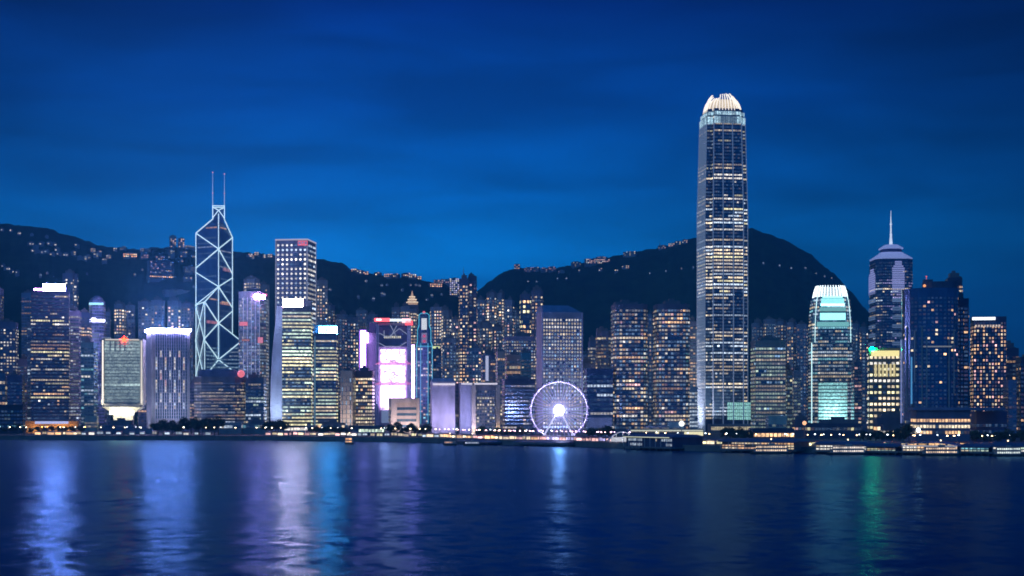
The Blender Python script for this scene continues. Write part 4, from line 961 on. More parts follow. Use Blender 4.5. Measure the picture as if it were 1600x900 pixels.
T('tall narrow frame tower with beige edge piers, left of the ribbon block', 775, 789, 551, 1700, phi=6, dep=18, wc=(.45,.38,.34), pal=((CREAM,2),(WARM,1)), on=.5, br=.35, run=1, storey=4.2, wf=.7)
T('squat beige banded block behind the ribbon block', 789, 813, 556, 1720, phi=6, dep=18, wc=(.40,.34,.32), pal=((CREAM,2),(WARM,1)), on=.5, floor=.4, br=.4, run=3, storey=6)
T('dark ribbon windowed block left of the big wheel', 784, 836, 594, 1500, phi=6, dep=28, wc=(.06,.08,.15), pal=((CREAM,2),(WHITE,2),(WARM,1)), on=.25, floor=.25, br=.6, run=2, storey=3.8, bands=[(594,612,.7,.7,.7),(612,628,.05,0,.4),(628,650,.6,.4,.6)])
r = T('narrow tower carrying a tall pale blue light strip', 752, 774, 556, 1760, phi=6, dep=16, wc=(.10,.13,.24), on=.12, br=.5)
sign(r, 758.5, 763, 556, 595, (.62,.68,1), .75, name='light_strip', back=False)
T('white ribbon windowed blue block right of the big wheel', 912, 958, 578, 1480, phi=7, dep=26, wc=(.06,.10,.22), pal=((WHITE,3),(COOL,2)), on=.12, floor=.32, br=.7, run=5, storey=4.6, roof=False)
T('stepped slate block behind the white ribbon block', 905, 931, 569, 1640, phi=7, dep=22, wc=(.16,.19,.28), pal=((WHITE,1),(COOL,1)), on=.3, br=.4)
T('tall twin block with rounded corners and mottled cream rows, left one', 953, 1013, 477, 1480, 'round', phi=7, dep=38, wc=(.14,.15,.22), pal=((CREAM,3),(WARM,2),(WHITE,2),(PINK,.7)), on=.30, floor=.16, br=.55, run=2, storey=3.9, hf=.5, bw=2.9, c=8, dim=.12, bands=[(477,492,.5,.2,.6),(528,532,.9,.9,.9),(512,528,.2,.2,.6)])
T('tall twin block with rounded corners and mottled cream rows, right one', 1019, 1079, 477, 1480, 'round', phi=7, dep=38, wc=(.14,.15,.22), pal=((CREAM,3),(WARM,2),(WHITE,2),(PINK,.7)), on=.28, floor=.12, br=.55, run=2, storey=3.9, hf=.5, bw=2.9, c=8, dim=.12, bands=[(477,492,.5,.2,.6),(503,508,.9,.9,.9),(520,560,.22,0,1.0)])
T('narrow stepped slate block tucked left of the twin blocks', 930, 956, 519, 1620, 'cross', phi=7, dep=22, wc=(.16,.19,.28), pal=((CREAM,2),(WARM,1)), on=.35, br=.5, run=1)
T('lower shoulder block left of the narrow stepped slate one', 919, 934, 535, 1700, phi=7, dep=18, wc=(.15,.18,.27), pal=((CREAM,1),(WHITE,1)), on=.3, br=.45)
T('slim block with a column of orange windows touching the tallest skyscraper', 1076, 1091, 504, 1850, phi=7, dep=16, wc=(.12,.13,.2), pal=((WARM,3),(CREAM,1)), on=.6, br=.6, run=1, storey=4)
T('pale glowing glass block at the foot of the tallest skyscraper', 1074, 1090, 606, 1640, phi=7, dep=14, wc=(.5,.55,.62), pal=((COOL,3),(WHITE,1)), on=.9, floor=.8, br=.55, run=3, roof=False)
r = T('grey green office slab with closely striped dim storeys', 1173, 1227, 534, 1500, phi=10, dep=30, wc=(.24,.27,.27), pal=((GREENISH,3),(WHITE,1),(CREAM,1)), on=.75, floor=.6, br=.27, run=3, storey=3.8, hf=.5, bw=2.8, dim=.5, bands=[(534,546,.05,0,.3)])
T('lower grey green wing at the striped slab', 1226, 1238, 580, 1530, phi=10, dep=16, wc=(.22,.26,.27), pal=((GREENISH,3),(YEL,1)), on=.7, floor=.5, br=.3)
T('pale speckled block left of the rounded glass tower', 1236, 1251, 580, 1640, phi=10, dep=18, wc=(.3,.32,.36), pal=((WHITE,1),(GREENISH,1)), on=.6, br=.4, run=1)
T('pale green kiosk hall under the striped slab', 1196, 1229, 652, 1300, phi=10, dep=16, wc=(.45,.52,.45), pal=((GREENISH,1),), on=.7, floor=.6, br=.22, roof=False, name='low_building', cat='low building')
T('low block with orange lamp left of the rounded glass tower', 1238, 1262, 658, 1400, phi=10, dep=16, wc=(.1,.11,.16), pal=((WARM,1),(PINK,1)), on=.4, br=1.0, name='low_building', cat='low building')
T('dark slate slab right of the rounded glass tower', 1330, 1346, 568, 1640, phi=10, dep=20, wc=(.08,.13,.2), pal=((CREAM,1),(PINK,1)), on=.22, br=.5, run=1)
# right edge
T('blocky dim tower with an orange lit column right of the speckled slab', 1565, 1591, 546, 1420, phi=12, dep=22, wc=(.06,.09,.17), pal=((WARM,3),(PINK,1)), on=.28, br=.8, run=1, storey=4)
T('plain violet grey slab right of the speckled slab', 1568, 1588, 596, 1290, phi=14, dep=18, wc=(.22,.24,.38), on=.0, floor=0, br=.2, roof=False)
T('dark block cut by the right edge of the photo', 1588, 1630, 560, 1380, phi=12, dep=22, wc=(.05,.08,.16), pal=((WARM,1),), on=.12, br=.7, run=1)
r = T('hotel podium with warm arcade of lit rows on the right waterfront', 1424, 1514, 641, 1150, phi=8, dep=34, wc=(.12,.14,.24), pal=((WARM,3),(CREAM,2)), on=.55, floor=.5, br=.95, run=3, storey=4.6, hf=.5, bw=2.4, wf=.75, name='podium_building', cat='podium', roof=False, wz1=2, bands=[(650,656,.3,0,.5),(641,646,.8,.8,.9)])
W, dp, H = geo(r); mb = MB(); mb.box(-W/2-3, -dp/2-2.5, H, W/2+26, dp/2, H+2.2); mb.build('roof_slab', wall((.16,.20,.34)), r)
r = T('dark hotel podium with two warm rows at the far right waterfront', 1518, 1572, 645, 1170, phi=8, dep=30, wc=(.10,.12,.26), pal=((WARM,3),(PINK,1)), on=.0, floor=0, br=.9, run=2, storey=5, hf=.45, bw=2.4, name='podium_building', cat='podium', roof=False, bands=[(651,660,.85,.8,.9),(683,690,.9,.8,.9)])
T('round dim drum hall left of the hotel podium', 1411, 1440, 646, 1200, 'oval', phi=8, dep=24, wc=(.10,.16,.26), pal=((COOL,1),(CREAM,1)), on=.10, br=.4, name='drum_hall', cat='hall')
r = T('low white lit market block under the yellow hotel', 1376, 1408, 666, 1240, phi=8, dep=16, wc=(.1,.12,.16), pal=((WHITE,3),(CREAM,1)), on=.8, floor=.7, br=1.0, storey=5.5, name='low_building', cat='low building', roof=False, wz0=4)
T('low block of orange shop rows under the yellow hotel', 1366, 1421, 655, 1330, phi=8, dep=20, wc=(.1,.11,.16), pal=((WARM,2),(CREAM,2)), on=.5, floor=.4, br=.9, run=4, storey=6, name='low_building', cat='low building')
T('low dark hall with few orange lamps below the rounded glass tower', 1256, 1345, 664, 1340, phi=8, dep=24, wc=(.06,.08,.13), pal=((WARM,2),(CREAM,2),(YEL,1)), on=.28, br=.9, run=2, storey=5, name='low_building', cat='low building')
T('long dark hall with a yellow lit deck beneath the striped slab', 1170, 1240, 672, 1180, phi=8, dep=24, wc=(.05,.07,.12), pal=((YEL,2),(WARM,2)), on=.35, floor=.4, br=.9, run=6, storey=5.5, name='low_building', cat='low building', wz0=3, roof=False)
T('teal white glass corner block beside the round lamp', 1042, 1068, 662, 1380, phi=7, dep=18, wc=(.4,.55,.52), pal=((TEAL,1),(WHITE,1)), on=.6, floor=.5, br=.22, roof=False, name='low_building', cat='low building')
T('low grey ribbed hall behind the domed canopy', 1006, 1050, 668, 1400, phi=7, dep=18, wc=(.3,.32,.4), on=.5, floor=.4, br=.25, roof=False, name='low_building', cat='low building')
T('grey concrete car park hall right of the big wheel', 914, 956, 655, 1400, phi=7, dep=20, wc=(.34,.36,.44), pal=((WHITE,1),(COOL,1)), on=.3, floor=.4, br=.4, run=4, roof=False, name='low_building', cat='low building')
T('low dark restaurant row with orange lamps left of the wheel', 740, 826, 683, 1370, phi=6, dep=18, wc=(.12,.11,.12), pal=((WARM,3),(CREAM,2),(PINK,1)), on=.6, br=.9, run=2, storey=4.5, name='low_building', cat='low building', wz0=2, roof=False)
T('low white lit stall row before the lavender wings', 672, 738, 680, 1420, phi=4, dep=14, wc=(.5,.45,.42), pal=((CREAM,3),(WHITE,2),(WARM,1)), on=.55, br=.8, run=2, storey=4, name='low_building', cat='low building', wz0=2, roof=False)
T('low pink white glowing hall at the foot of the curved yellow block', 444, 480, 671, 1560, phi=-4, dep=16, wc=(.5,.4,.4), pal=((WHITE,2),(PINK,1)), on=.85, floor=.7, br=1.0, storey=5, name='low_building', cat='low building', roof=False, wz0=3)
T('low dark row with scattered warm lamps below the cyan sign block', 482, 545, 670, 1540, phi=-4, dep=18, wc=(.08,.09,.12), pal=((WARM,2),(CREAM,2)), on=.35, br=.8, run=1, storey=5, name='low_building', cat='low building')
r = T('dark low base hall with orange floodlit terrace below the signed block', 42, 122, 660, 1620, phi=-4, dep=20, wc=(.4,.25,.12), on=.1, br=.5, name='low_building', cat='low building', roof=False, wz0=3, pal=((WARM,1),))
W, dp, H = geo(r); 
for x in (-18, 4, 18): flood(r, x, -dp/2-9, 1, x, -dp/2, 9, (1,.50,.10), 1500, 12, 1.5)
mb = MB(); mb.box(-W*.32, -dp/2-2, H-1.5, W*.32, -dp/2-.2, H+1.2); mb.build('canopy_light', emit((.45,.55,1), 1.0), r)

# ================================================================ APARTMENT TOWERS BEHIND
def resi(desc, lst, grp, D0, dim=1.0):
    for i, (x0, x1, yt, d2, on, warm, lab) in enumerate(lst):
        T(lab, x0, x1, yt, D0+d2, random.Random(i*3+int(x0)).choice(['cross','cross','notch','box']), phi=random.Random(int(x0*7)).uniform(-10, 12), dep=22, cols=True, wc=(.24,.29,.38), pal=((WARM, warm),(CREAM,2),(WHITE,2-warm*.5),(PINK,.5)), on=on*1.25, floor=0, br=1.25*dim, run=1,
          storey=4.6, hf=.5, bw=4.2, wf=.5, name='apartment_tower', cat='apartment tower', group=grp, dim=.07, c=None, zb=4)
resi('', [(178,196,476,0,.30,1,'dim apartment tower straight above the framed box'),(196,211,478,30,.3,1,'dim apartment tower right above the framed box edge'),
 (216,236,472,20,.22,1,'dim apartment tower left above the violet tower'),(236,258,470,60,.34,1.5,'apartment tower with pink columns above the violet tower'),(262,283,471,10,.38,1.6,'apartment tower with an orange column above the violet tower'),(283,304,475,50,.22,1,'dim apartment tower just left of the crisscrossed tower')], 'apartment towers on the slope at the left', 2140, .75)
resi('', [(380,407,437,0,.5,.8,'crowded apartment tower behind the slate ribbed tower'),(407,421,446,60,.2,1,'dim apartment tower between slate ribbed and dotted towers'),(494,512,439,0,.22,1,'tall dim apartment tower right behind the dotted tower'),(506,524,478,40,.3,.6,'dim blue apartment tower above the cyan sign'),
 (524,543,492,30,.28,1,'lower apartment tower right of the cyan sign'),(541,560,497,60,.3,1.4,'apartment tower with pink lamps left of the vertical sign'),(556,575,486,120,.14,1,'dim apartment tower above the vertical sign')], 'apartment towers behind the bank offices', 2120, .8)
resi('', [(572,590,492,70,.16,1,'faint apartment tower left of the red white sign'),(612,628,481,130,.2,1,'faint apartment tower above the red white sign'),(625,640,480,60,.4,1.6,'apartment tower just left of the lit pagoda top'),(640,651,484,90,.4,1.5,'apartment tower right below the lit pagoda top'),
 (672,690,481,40,.5,1.5,'apartment tower with two warm columns right of the cyan tower'),(688,707,486,90,.34,1.3,'apartment tower with sparse warm windows, second right of the cyan tower'),(704,720,500,20,.18,1,'dim pointed apartment tower left of the antenna tower')], 'apartment towers in the valley', 2060, .85)
resi('', [(744,762,470,40,.5,1.6,'warm apartment tower right of the antenna tower'),(760,776,458,100,.62,1.5,'tall bright apartment tower, middle of the hillside cluster'),(776,789,459,70,.62,1.3,'tall bright apartment tower, right neighbour in the hillside cluster'),(788,804,470,30,.42,1,'apartment tower at the right end of the hillside cluster'),(799,813,486,120,.18,1,'shadowed apartment tower between the bright pairs'),
 (748,768,505,-40,.5,1.7,'lower apartment tower with orange rooms before the cluster'),(768,786,512,-60,.35,1.3,'lower apartment tower right before the hillside cluster'),(724,746,508,-20,.25,1.2,'low apartment tower beneath the antenna tower'),(690,724,530,-100,.14,1,'wide dim apartment slab in the valley'),(728,752,545,-120,.14,1,'wide dim apartment slab below the antenna tower')], 'apartment towers on the hillside', 2180, .9)
T('apartment tower with one bright yellow window column', 812, 830, 461, 2080, 'notch', phi=6, dep=20, wc=(.12,.14,.22), pal=((YEL,2),(WARM,1)), on=.35, br=1.1, run=1, storey=7, bw=5, wf=.6, name='apartment_tower', cat='apartment tower')
T('apartment tower with two lit columns left behind the gridded tower', 829, 849, 455, 2140, 'cross', phi=6, dep=20, wc=(.14,.17,.28), pal=((CREAM,2),(WARM,1)), on=.45, br=.8, run=1, storey=5, bw=5, wf=.55, name='apartment_tower', cat='apartment tower')
r = T('tallest dark apartment tower with thin antenna and warm window column', 717, 731, 437, 2060, 'box', phi=4, dep=18, wc=(.10,.13,.22), pal=((CREAM,3),(WARM,2)), on=.65, br=.9, run=1, storey=4.6, bw=3.8, wf=.6, name='apartment_tower', cat='apartment tower', ant=16)
T('dark apartment tower joined right of the antenna tower', 731, 745, 433, 2075, 'box', phi=4, dep=18, wc=(.10,.13,.22), pal=((CREAM,2),(PINK,1)), on=.3, br=.8, run=1, storey=4.8, bw=5, wf=.5, name='apartment_tower', cat='apartment tower')
# pagoda topped tower
r = T('apartment tower with glowing pagoda shaped top', 634, 654, 476, 2230, 'cham', phi=2, dep=20, wc=(.14,.15,.22), pal=((WARM,2),(CREAM,1)), on=.12, br=.7, run=1, name='apartment_tower', cat='apartment tower', roof=False, parapet=False)
W, dp, H = geo(r); mb = MB(); sp_ = [(0,.85),(3.5,.9),(4,.7),(8,.62),(8.4,.48),(12,.40),(12.4,.24),(17,.15),(22,.03)]
mb.loft([[(x*s, y*s, H+z) for x, y in plan('cham', W, dp)] for z, s in sp_]); mb.build('pagoda_top', emit((1,.62,.36), .45, (.4,.35,.3)), r)
mb = MB()
for z, s in ((3.6,.95),(8.1,.72),(12.1,.5)): mb.loft([[(x*s, y*s, H+z+q) for x, y in plan('cham', W, dp)] for q in (0,.9)])
mb.build('eaves_light', emit((1,.82,.60), 1.2), r)
resi('', [(1174,1192,506,200,.07,1,'faint tower right of the tallest skyscraper'),(1192,1212,500,120,.16,1.4,'dim apartment tower above the grey green slab'),(1211,1230,503,160,.14,1.4,'dim apartment tower left of a gap in the right cluster'),(1229,1246,505,120,.2,1.3,'dim apartment tower above the pale speckled block'),(1245,1262,508,80,.22,1.2,'dim apartment tower touching the rounded glass tower'),
 (1331,1344,507,60,.2,1,'dim apartment tower just right of the rounded glass tower'),(1343,1357,512,100,.25,1.2,'dim apartment tower left of the spire tower')], 'apartment towers behind the rounded glass tower', 1900, .6)
resi('', [(908,920,556,0,.2,1,'dim little tower right behind the gridded tower'),(1012,1020,492,0,.25,1,'sliver of a tower between the twin blocks')], 'small towers near the twin blocks', 1750, .6)

# ================================================================ HILLSIDE HOUSES
def house(px, py, wpx, hpx, lab, c=CREAM, g=.8, on=.7, wc=(.26,.26,.32), grp='lit houses on the hills', D=None, sink=True, gable=False):
    h = ground_hit(px, py)
    if h is None:
        best = max(range(2300, 4000, 20), key=lambda d: (hill_h(px, d)-CZ)/d); h = (best, hill_h(px, best))
    D, zg = h; wm, hm = M(wpx, D), M(hpx, D)
    SEED[0] += 1; rg = random.Random(SEED[0]*17)
    root = empty('hillside_house', (P(px, D), D, zg-3), rg.uniform(-.3, .3)-atan2(px-800, F)); tag(root, lab, 'house', grp)
    d = min(16, wm*.7)+3; mb = MB(); H = hm+3
    mb.box(-wm/2, -d/2, -6, wm/2, d/2, H); 
    mb.box(-wm*.2, -d*.3, H, wm*.25, d*.3, H+1.6); mb.build('wall', wall(wc), root)
    z = 3.2; k = 0
    while z < H-1.0:
        mb = MB(); n = max(2, int(wm/3.6))
        for i in range(n):
            if rg.random() < on:
                x = -wm/2+wm*(i+.5)/n; q = wm/n*.32; gg = g*rg.uniform(.4, 1.3); cc = c if rg.random() < .7 else pick(rg, OFF)
                mb.face([(x-q, -d/2-.2, z), (x+q, -d/2-.2, z), (x+q, -d/2-.2, z+2.0), (x-q, -d/2-.2, z+2.0)], tuple(v*gg for v in cc))
        if mb.f: mb.build('window_row', GL, root, glow=True)
        z += 3.6
    return root
O = (1,.50,.20)
left = [(3,362),(17,364),(30,367),(50,371),(73,374)]
for a, b_ in left: house(a, b_, 5, 3, 'single house with white lamp just below the left ridge line', WHITE, 1.1, .6, grp='single houses below the left ridge')
for a, b_ in [(48,386),(56,388),(64,386),(77,384),(85,385),(52,394),(58,397),(67,398),(74,399),(82,401),(90,396),(92,401),(103,402)]: house(a, b_, 8, 4, 'house in the upper village on the left hillside', WHITE, .95, .55, grp='village houses on the left hill')
for a, b_ in [(115,400),(120,387),(125,406),(132,408),(138,408),(150,404),(155,399),(163,410),(145,396),(170,404)]: house(a, b_, 8, 5, 'dim house right of the upper village on the left hillside', CREAM, .55, .5, grp='dim houses on the left hill')
for a, b_ in [(5,418),(9,424),(13,426),(18,428),(27,432)]: house(a, b_, 6, 4, 'house in the small cluster low on the slope at the left edge', WHITE, .8, .6, grp='low slope houses at the left edge')
for a, b_ in [(63,431),(74,433),(136,430),(222,423),(211,434),(303,452)]: house(a, b_, 3.5, 2.5, 'lone faint house on the dark slope under the left ridge', COOL, .6, .7, grp='lone faint houses')
house(203, 403, 21, 6, 'long orange glowing villa on the left ridge', (1,.45,.14), 2.2, .95); house(180, 394, 6, 4, 'little house left of the orange villa', CREAM, .8)
house(193, 392, 9, 4, 'dim house behind the orange villa', CREAM, .3)
house(227, 405, 12, 7, 'pale house right of the orange villa', PINK, .45, .6); house(228, 396, 16, 4, 'dim roofline house above the pale house', CREAM, .2, .5)
house(251, 437, 38, 26, 'broad hillside apartment block over a row of orange lamps', PINK, .55, .28, (.26,.24,.34)); house(251, 440, 40, 3, 'row of orange lit garages under the broad hillside block', O, 1.7, .95)
house(250, 408, 14, 7, 'pink house above the broad hillside block', PINK, .5, .5)
for x, h_, l in ((270, 18, 'left twin tower standing on the ridge with an orange column'), (283, 14, 'right twin tower standing on the ridge with an orange column')): house(x, 387, 9, h_, l, (1,.62,.38), .9, .55, grp='twin towers on the ridge')
house(294, 389, 10, 4, 'low house right of the twin towers', CREAM, .4); house(300, 391, 12, 4, 'low house beside the crisscrossed tower on the ridge', CREAM, .3)
house(268, 405, 10, 11, 'tall round house below the twin towers', WHITE, .5, .5); house(288, 403, 11, 9, 'house with pale curved front below the twin towers', PINK, .5, .5); house(284, 413, 6, 3, 'small red lit house below the twin towers', (1,.3,.2), .8)
house(293, 437, 14, 4, 'orange lit row house beside the crisscrossed tower', O, .9, .7); house(296, 428, 16, 9, 'dim house above the orange row house', CREAM, .15, .6)
house(275, 458, 40, 4, 'long faint greenish building low on the slope', (.6,.8,.8), .28, .8); house(302, 404, 7, 4, 'small house left of the crisscrossed tower mast', WHITE, .5)
for a, b_ in [(390,402),(394,405),(402,401),(415,403),(423,404)]: house(a, b_, 8, 4, 'house on the ridge left of the dotted tower', (1,.66,.45), 1.0, .6, grp='ridge houses left of the dotted tower')
for a, b_, w_ in [(555,426,12),(565,426,9),(573,430,6),(590,432,11),(607,434,12),(618,435,12),(634,434,12),(645,434,12),(655,435,7)]: house(a, b_, w_, 4, 'orange lit house in the string along the middle ridge', (1,.55,.32), 1.2, .7, grp='string of houses on the middle ridge')
house(680, 449, 20, 6, 'orange lit row at the saddle of the ridge', (1,.5,.25), 1.4, .85)
r = house(696, 439, 34, 8, 'wide boat shaped lookout building on the ridge', PINK, .9, .45); r['category'] = 'lookout'
r = house(710, 462, 15, 26, 'violet glowing block below the lookout', (.72,.66,1), 1.1, .8); 
for a, b_ in [(572,441),(597,448),(605,449),(600,463),(597,464),(641,447),(650,448),(655,450),(629,460),(675,463),(690,463),(515,455),(583,470),(560,470),(668,470)]: house(a, b_, 4, 2.6, 'lone faint lamp lit house in the dark valley slope', COOL, .55, .7, grp='faint houses in the valley')
house(808, 421, 9, 7, 'lodge with an orange front on the left brow of the right hill', O, .9, .7)
for a, b_, w_ in [(826,425,12),(838,425,11),(850,426,9),(862,426,12),(877,426,10)]: house(a, b_, w_, 6 if a < 870 else 3, 'dim house in the row along the brow of the right hill', PINK, .45, .4, grp='dim houses on the right hill brow')
house(900, 417, 13, 7, 'dim block left of the long pink lit terrace', CREAM, .5, .35); house(933, 413, 38, 7, 'long terrace with pink lit windows on the right hill', (1,.6,.48), 1.0, .75); house(940, 406, 16, 4, 'upper storeys house behind the long pink terrace', PINK, .5, .6)
house(985, 401, 20, 6, 'flat roofed block with a few yellow windows on the right ridge', CREAM, .8, .55)
for a, b_, w_ in [(1036,389,12),(1050,386,10),(1060,384,11),(1070,381,9)]: house(a, b_, w_, 4.5, 'house in the string on the ridge left of the tallest skyscraper', (1,.62,.4), .8, .6, grp='ridge houses left of the tallest skyscraper')
for a, b_ in [(938,424),(963,426),(975,422),(980,420)]: house(a, b_, 6, 4, 'small yellow lit house below the long pink terrace', (1,.75,.45), 1.0, .8, grp='small houses below the terrace')
for a, b_ in [(1016,428),(1041,427),(1065,423),(1083,421),(825,441),(838,442),(871,437),(885,436),(905,424),(1193,413),(1218,417),(1236,421),(1258,425),(1276,430),(1289,434),(1300,437)]: house(a, b_, 2.5, 2, 'tiny lone lamp hut on the dark face of the right hill', COOL, .9, .9, grp='lamp huts on the right hill')
r = empty('radio_mast', (P(1031, 3650), 3650, hill_h(1031, 3650)-1)); tag(r, 'small thin radio mast on the right ridge', 'mast')
mb = MB(); mb.bar((0,0,0),(0,0,16),(2,.3),6); mb.build('pole', STEEL, r); mb = MB(); mb.box(-5,-4,0,5,4,5); mb.build('base', wall((.2,.2,.25)), r)

# ================================================================ OBSERVATION WHEEL
def wheel():
    D = 1290; q = D/F; zc = Z(641, D); R = 44*q; dp = 5.0
    root = empty('observation_wheel', (P(873.5, D), D, 4), -atan2(73, F)); tag(root, 'big white lit observation wheel with glowing hub on the waterfront', 'ferris wheel', None)
    h = zc-4
    rimm = emit((.66,.50,1), .9, (.8,.8,.8))
    for s in (-1, 1):
        mb = MB(); n = 56
        for rad in (R,):
            for i in range(n):
                a, b_ = 2*pi*i/n, 2*pi*(i+1)/n
                mb.bar((rad*cos(a), s*dp/2, h+rad*sin(a)), (rad*cos(b_), s*dp/2, h+rad*sin(b_)), .42, 5)
        mb.build('rim', rimm, root)
        mb = MB()
        for i in range(42):
            a = 2*pi*i/42; mb.bar((1.5*cos(a), s*2.4, h+1.5*sin(a)), (R*cos(a), s*dp/2, h+R*sin(a)), .22)
        mb.build('spoke', emit((.44,.40,1), 1.2), root)
        # tension rings
    mb = MB(); mb.bar((0,-4.2,h),(0,4.2,h),3.4,18); hb = mb.build('hub', emit((.50,.50,1), 260), root)
    mb = MB(); mb.bar((0,-4.6,h),(0,-4.21,h),4.3,18); mb.build('hub_cap', emit((.5,.55,1), 40), root)
    for i in range(28):
        a = 2*pi*(i+.5)/28; mb = MB(); x, z = (R+1.6)*cos(a), h+(R+1.6)*sin(a)
        mb.ball((x, 0, z), 1.25, 8, 5, sz=1.2); mb.build('gondola', wall((.3,.28,.4), .3), root)
    lm = emit((.68,.66,1), .8, (.8,.8,.8))
    for s in (-1, 1):
        for t in (-1, 1):
            mb = MB(); mb.bar((t*1.2, s*3.2, h-1), (t*(15.0 if t < 0 else 14), s*7.5, 0), (.55, .8), 8); mb.build('support_leg', lm, root)
    mb = MB(); mb.box(-22,-9,-.02,22,9,1.5); mb.box(-10,-7,1.5,10,7,3.6); mb.build('boarding_platform', wall((.5,.48,.55)), root)
    mb = MB(); mb.box(-22,-9.5,.6,22,-9.02,1.3); mb.build('platform_light', emit((1,.3,.7), .6), root)
wheel()

# ================================================================ WATERFRONT
def along(px, back, z=4.0): D = shore(px)+back; return (P(px, D), D, z)
# street lamps
def lamp_proto(colr, s, nm='street_lamp'):
    r = empty(nm, (0,0,0)); mb = MB(); mb.bar((0,0,0),(0,0,7.6),(.22,.12),6); mb.bar((0,0,7.6),(1.2,0,8.2),.09,5); mb.bar((0,0,0),(0,0,.5),.4,8); mb.build('pole', STEEL, r)
    mb = MB(); mb.loft([[(1.5+x*k, y*k, 8.1+z) for x, y in plan('oval', 1.3, .9)] for z, k in ((-.35,.6),(-.15,1),(.1,.8),(.3,.3))]); mb.build('lamp_head', emit(colr, s), r)
    return r
protos = {}
def lamps(pxs, back, colr, s, lab, grp, jit=0):
    key = (colr, s)
    rg = random.Random(len(pxs)*3+int(pxs[0])); first = None
    for px in pxs:
        if rg.random() < .3: continue
        px += rg.uniform(-jit, jit)*1.6
        if first is None: r = lamp_proto(colr, s); reg(r); first = r
        else: r = copy_tree(first)
        r.location = along(px, back+rg.uniform(-1, 1)); r.rotation_euler = (0,0,rg.uniform(-.4,.4)+(pi/2 if rg.random()<.5 else 0)); tag(r, lab, 'street lamp', grp)
lamps(list(range(-10, 560, 19)), 30, (1,.80,.52), 14, 'warm street lamp in the row along the left promenade', 'lamps on the left promenade', 6)
lamps(list(range(10, 1590, 23)), 62, (.8,.92,1), 7, 'white road lamp in the long row along the waterfront road', 'lamps along the road', 14)
lamps(list(range(560, 830, 13)), 26, (1,.72,.42), 14, 'warm street lamp between the terminal and the wheel', 'lamps left of the wheel', 4)
lamps(list(range(690, 960, 7)), 12, (1,.55,.62), 9, 'pinkish promenade lamp around the wheel plaza', 'lamps on the wheel plaza', 2)
lamps(list(range(800, 985, 9)), 30, (.95,.6,1), 9, 'violet plaza lamp behind the promenade by the wheel', 'violet lamps by the wheel', 3)
lamps(list(range(960, 1600, 19)), 34, (1,.62,.30), 14, 'orange street lamp in the row behind the ferry piers', 'lamps behind the piers', 6)
lamps([122,128,68,75,84,92,99,106], 66, (1,.42,.08), 22, 'strong orange lamp on the terrace below the signed block', 'orange terrace lamps', 3)
for px, bk, z, colr, s, lab in ((932,48,16,(.8,.95,1),9,'white flood lamp mast behind the market halls'),):
    pass
def ball_mast(px, D, y, r_, colr, s, lab):
    root = empty('lamp_mast', (P(px, D), D, 4)); tag(root, lab, 'lamp mast'); H = Z(y, D)-4
    mb = MB(); mb.bar((0,0,0),(0,0,H),(.5,.3),8); mb.build('pole', STEEL, root); mb = MB(); mb.ball((0,0,H), r_, 14, 9); mb.build('lamp_globe', emit(colr, s), root)
ball_mast(1065, 1240, 662, 2.4, (.92,1,.97), 1.6, 'big round white lamp above the domed pier canopy')
ball_mast(1435, 1110, 672, 1.5, (.75,.95,1), 14, 'dazzling white flood lamp left of the hotel podium')
ball_mast(1345, 1130, 682, 1.0, (1,.7,.25), 6, 'single orange globe lamp behind the middle pier')
ball_mast(1257, 1200, 661, 1.7, (1,.5,.25), 1.5, 'orange round lamp left of the rounded glass tower')

# trees
def tree_proto(sd, H=11, R=5.2):
    rg = random.Random(sd); r = empty('tree', (0,0,0)); mb = MB(); mb.bar((0,0,0),(0,0,H*.5),(.34,.2),7)
    cl = []
    for i in range(7):
        a = rg.uniform(0, 2*pi); q = rg.uniform(.25,.62)*R; z = H*rg.uniform(.5,.85); cl.append((q*cos(a), q*sin(a), z, R*rg.uniform(.35,.55))); mb.bar((0,0,H*rg.uniform(.32,.48)), (q*cos(a), q*sin(a), z), (.15,.06), 5)
    cl.append((0,0,H*.85,R*.5)); mb.build('trunk', wall((.10,.07,.05), .9), r)
    mb = MB()
    for cx, cy_, cz, rr_ in cl:
        for i in range(85):
            v = Vector((rg.gauss(0,1), rg.gauss(0,1), rg.gauss(0,1))).normalized()*rr_*rg.uniform(.55, 1.12); p = Vector((cx, cy_, cz))+Vector((v.x, v.y, v.z*.75))
            n = (v.normalized()+Vector((rg.uniform(-.6,.6), rg.uniform(-.6,.6), rg.uniform(-.3,.8)))).normalized(); u = n.orthogonal().normalized()*rg.uniform(.3,.6); w_ = n.cross(u)*rg.uniform(.7,1.2)
            mb.face([p-u-w_*.4, p+u*.6-w_, p+u+w_*.3, p-u*.3+w_])
    mb.build('crown', LEAF, r); return reg(r)
LEAF = wall((.055,.085,.035), .8, var=.5, scale=.4)
TP = [None]*4
rgt = random.Random(77)
def trees(a, b_, n, back, lab, grp, s0=.8, s1=1.25):
    for i in range(n):
        k = rgt.randrange(4)
        if TP[k] is None: TP[k] = tree_proto(100+k*13, 11+k*.8, 5+.3*k); r = TP[k]
        else: r = copy_tree(TP[k])
        px = a+(b_-a)*(i+.5)/n+rgt.uniform(-2, 2); s = rgt.uniform(s0, s1); r.location = along(px, rgt.uniform(*back)); r.scale = (s, s, s*rgt.uniform(.9,1.1)); r.rotation_euler = (0,0,rgt.uniform(0,6)); tag(r, lab, 'tree', grp)
trees(2, 130, 12, (34,56), 'dark small tree on the promenade below the signed block', 'promenade trees at the far left', .6, .9)
trees(240, 305, 13, (38,110), 'dark park tree right of the white lamp hall', 'park trees below the violet tower', .9, 1.35)
trees(305, 342, 9, (38,90), 'dark tall park tree left of the pale glowing pavilion', 'park trees below the ribbed block', 1.1, 1.5)
trees(416, 446, 7, (36,80), 'dark tree below the floodlit edge slab', 'trees below the edge slab', 1.1, 1.4)
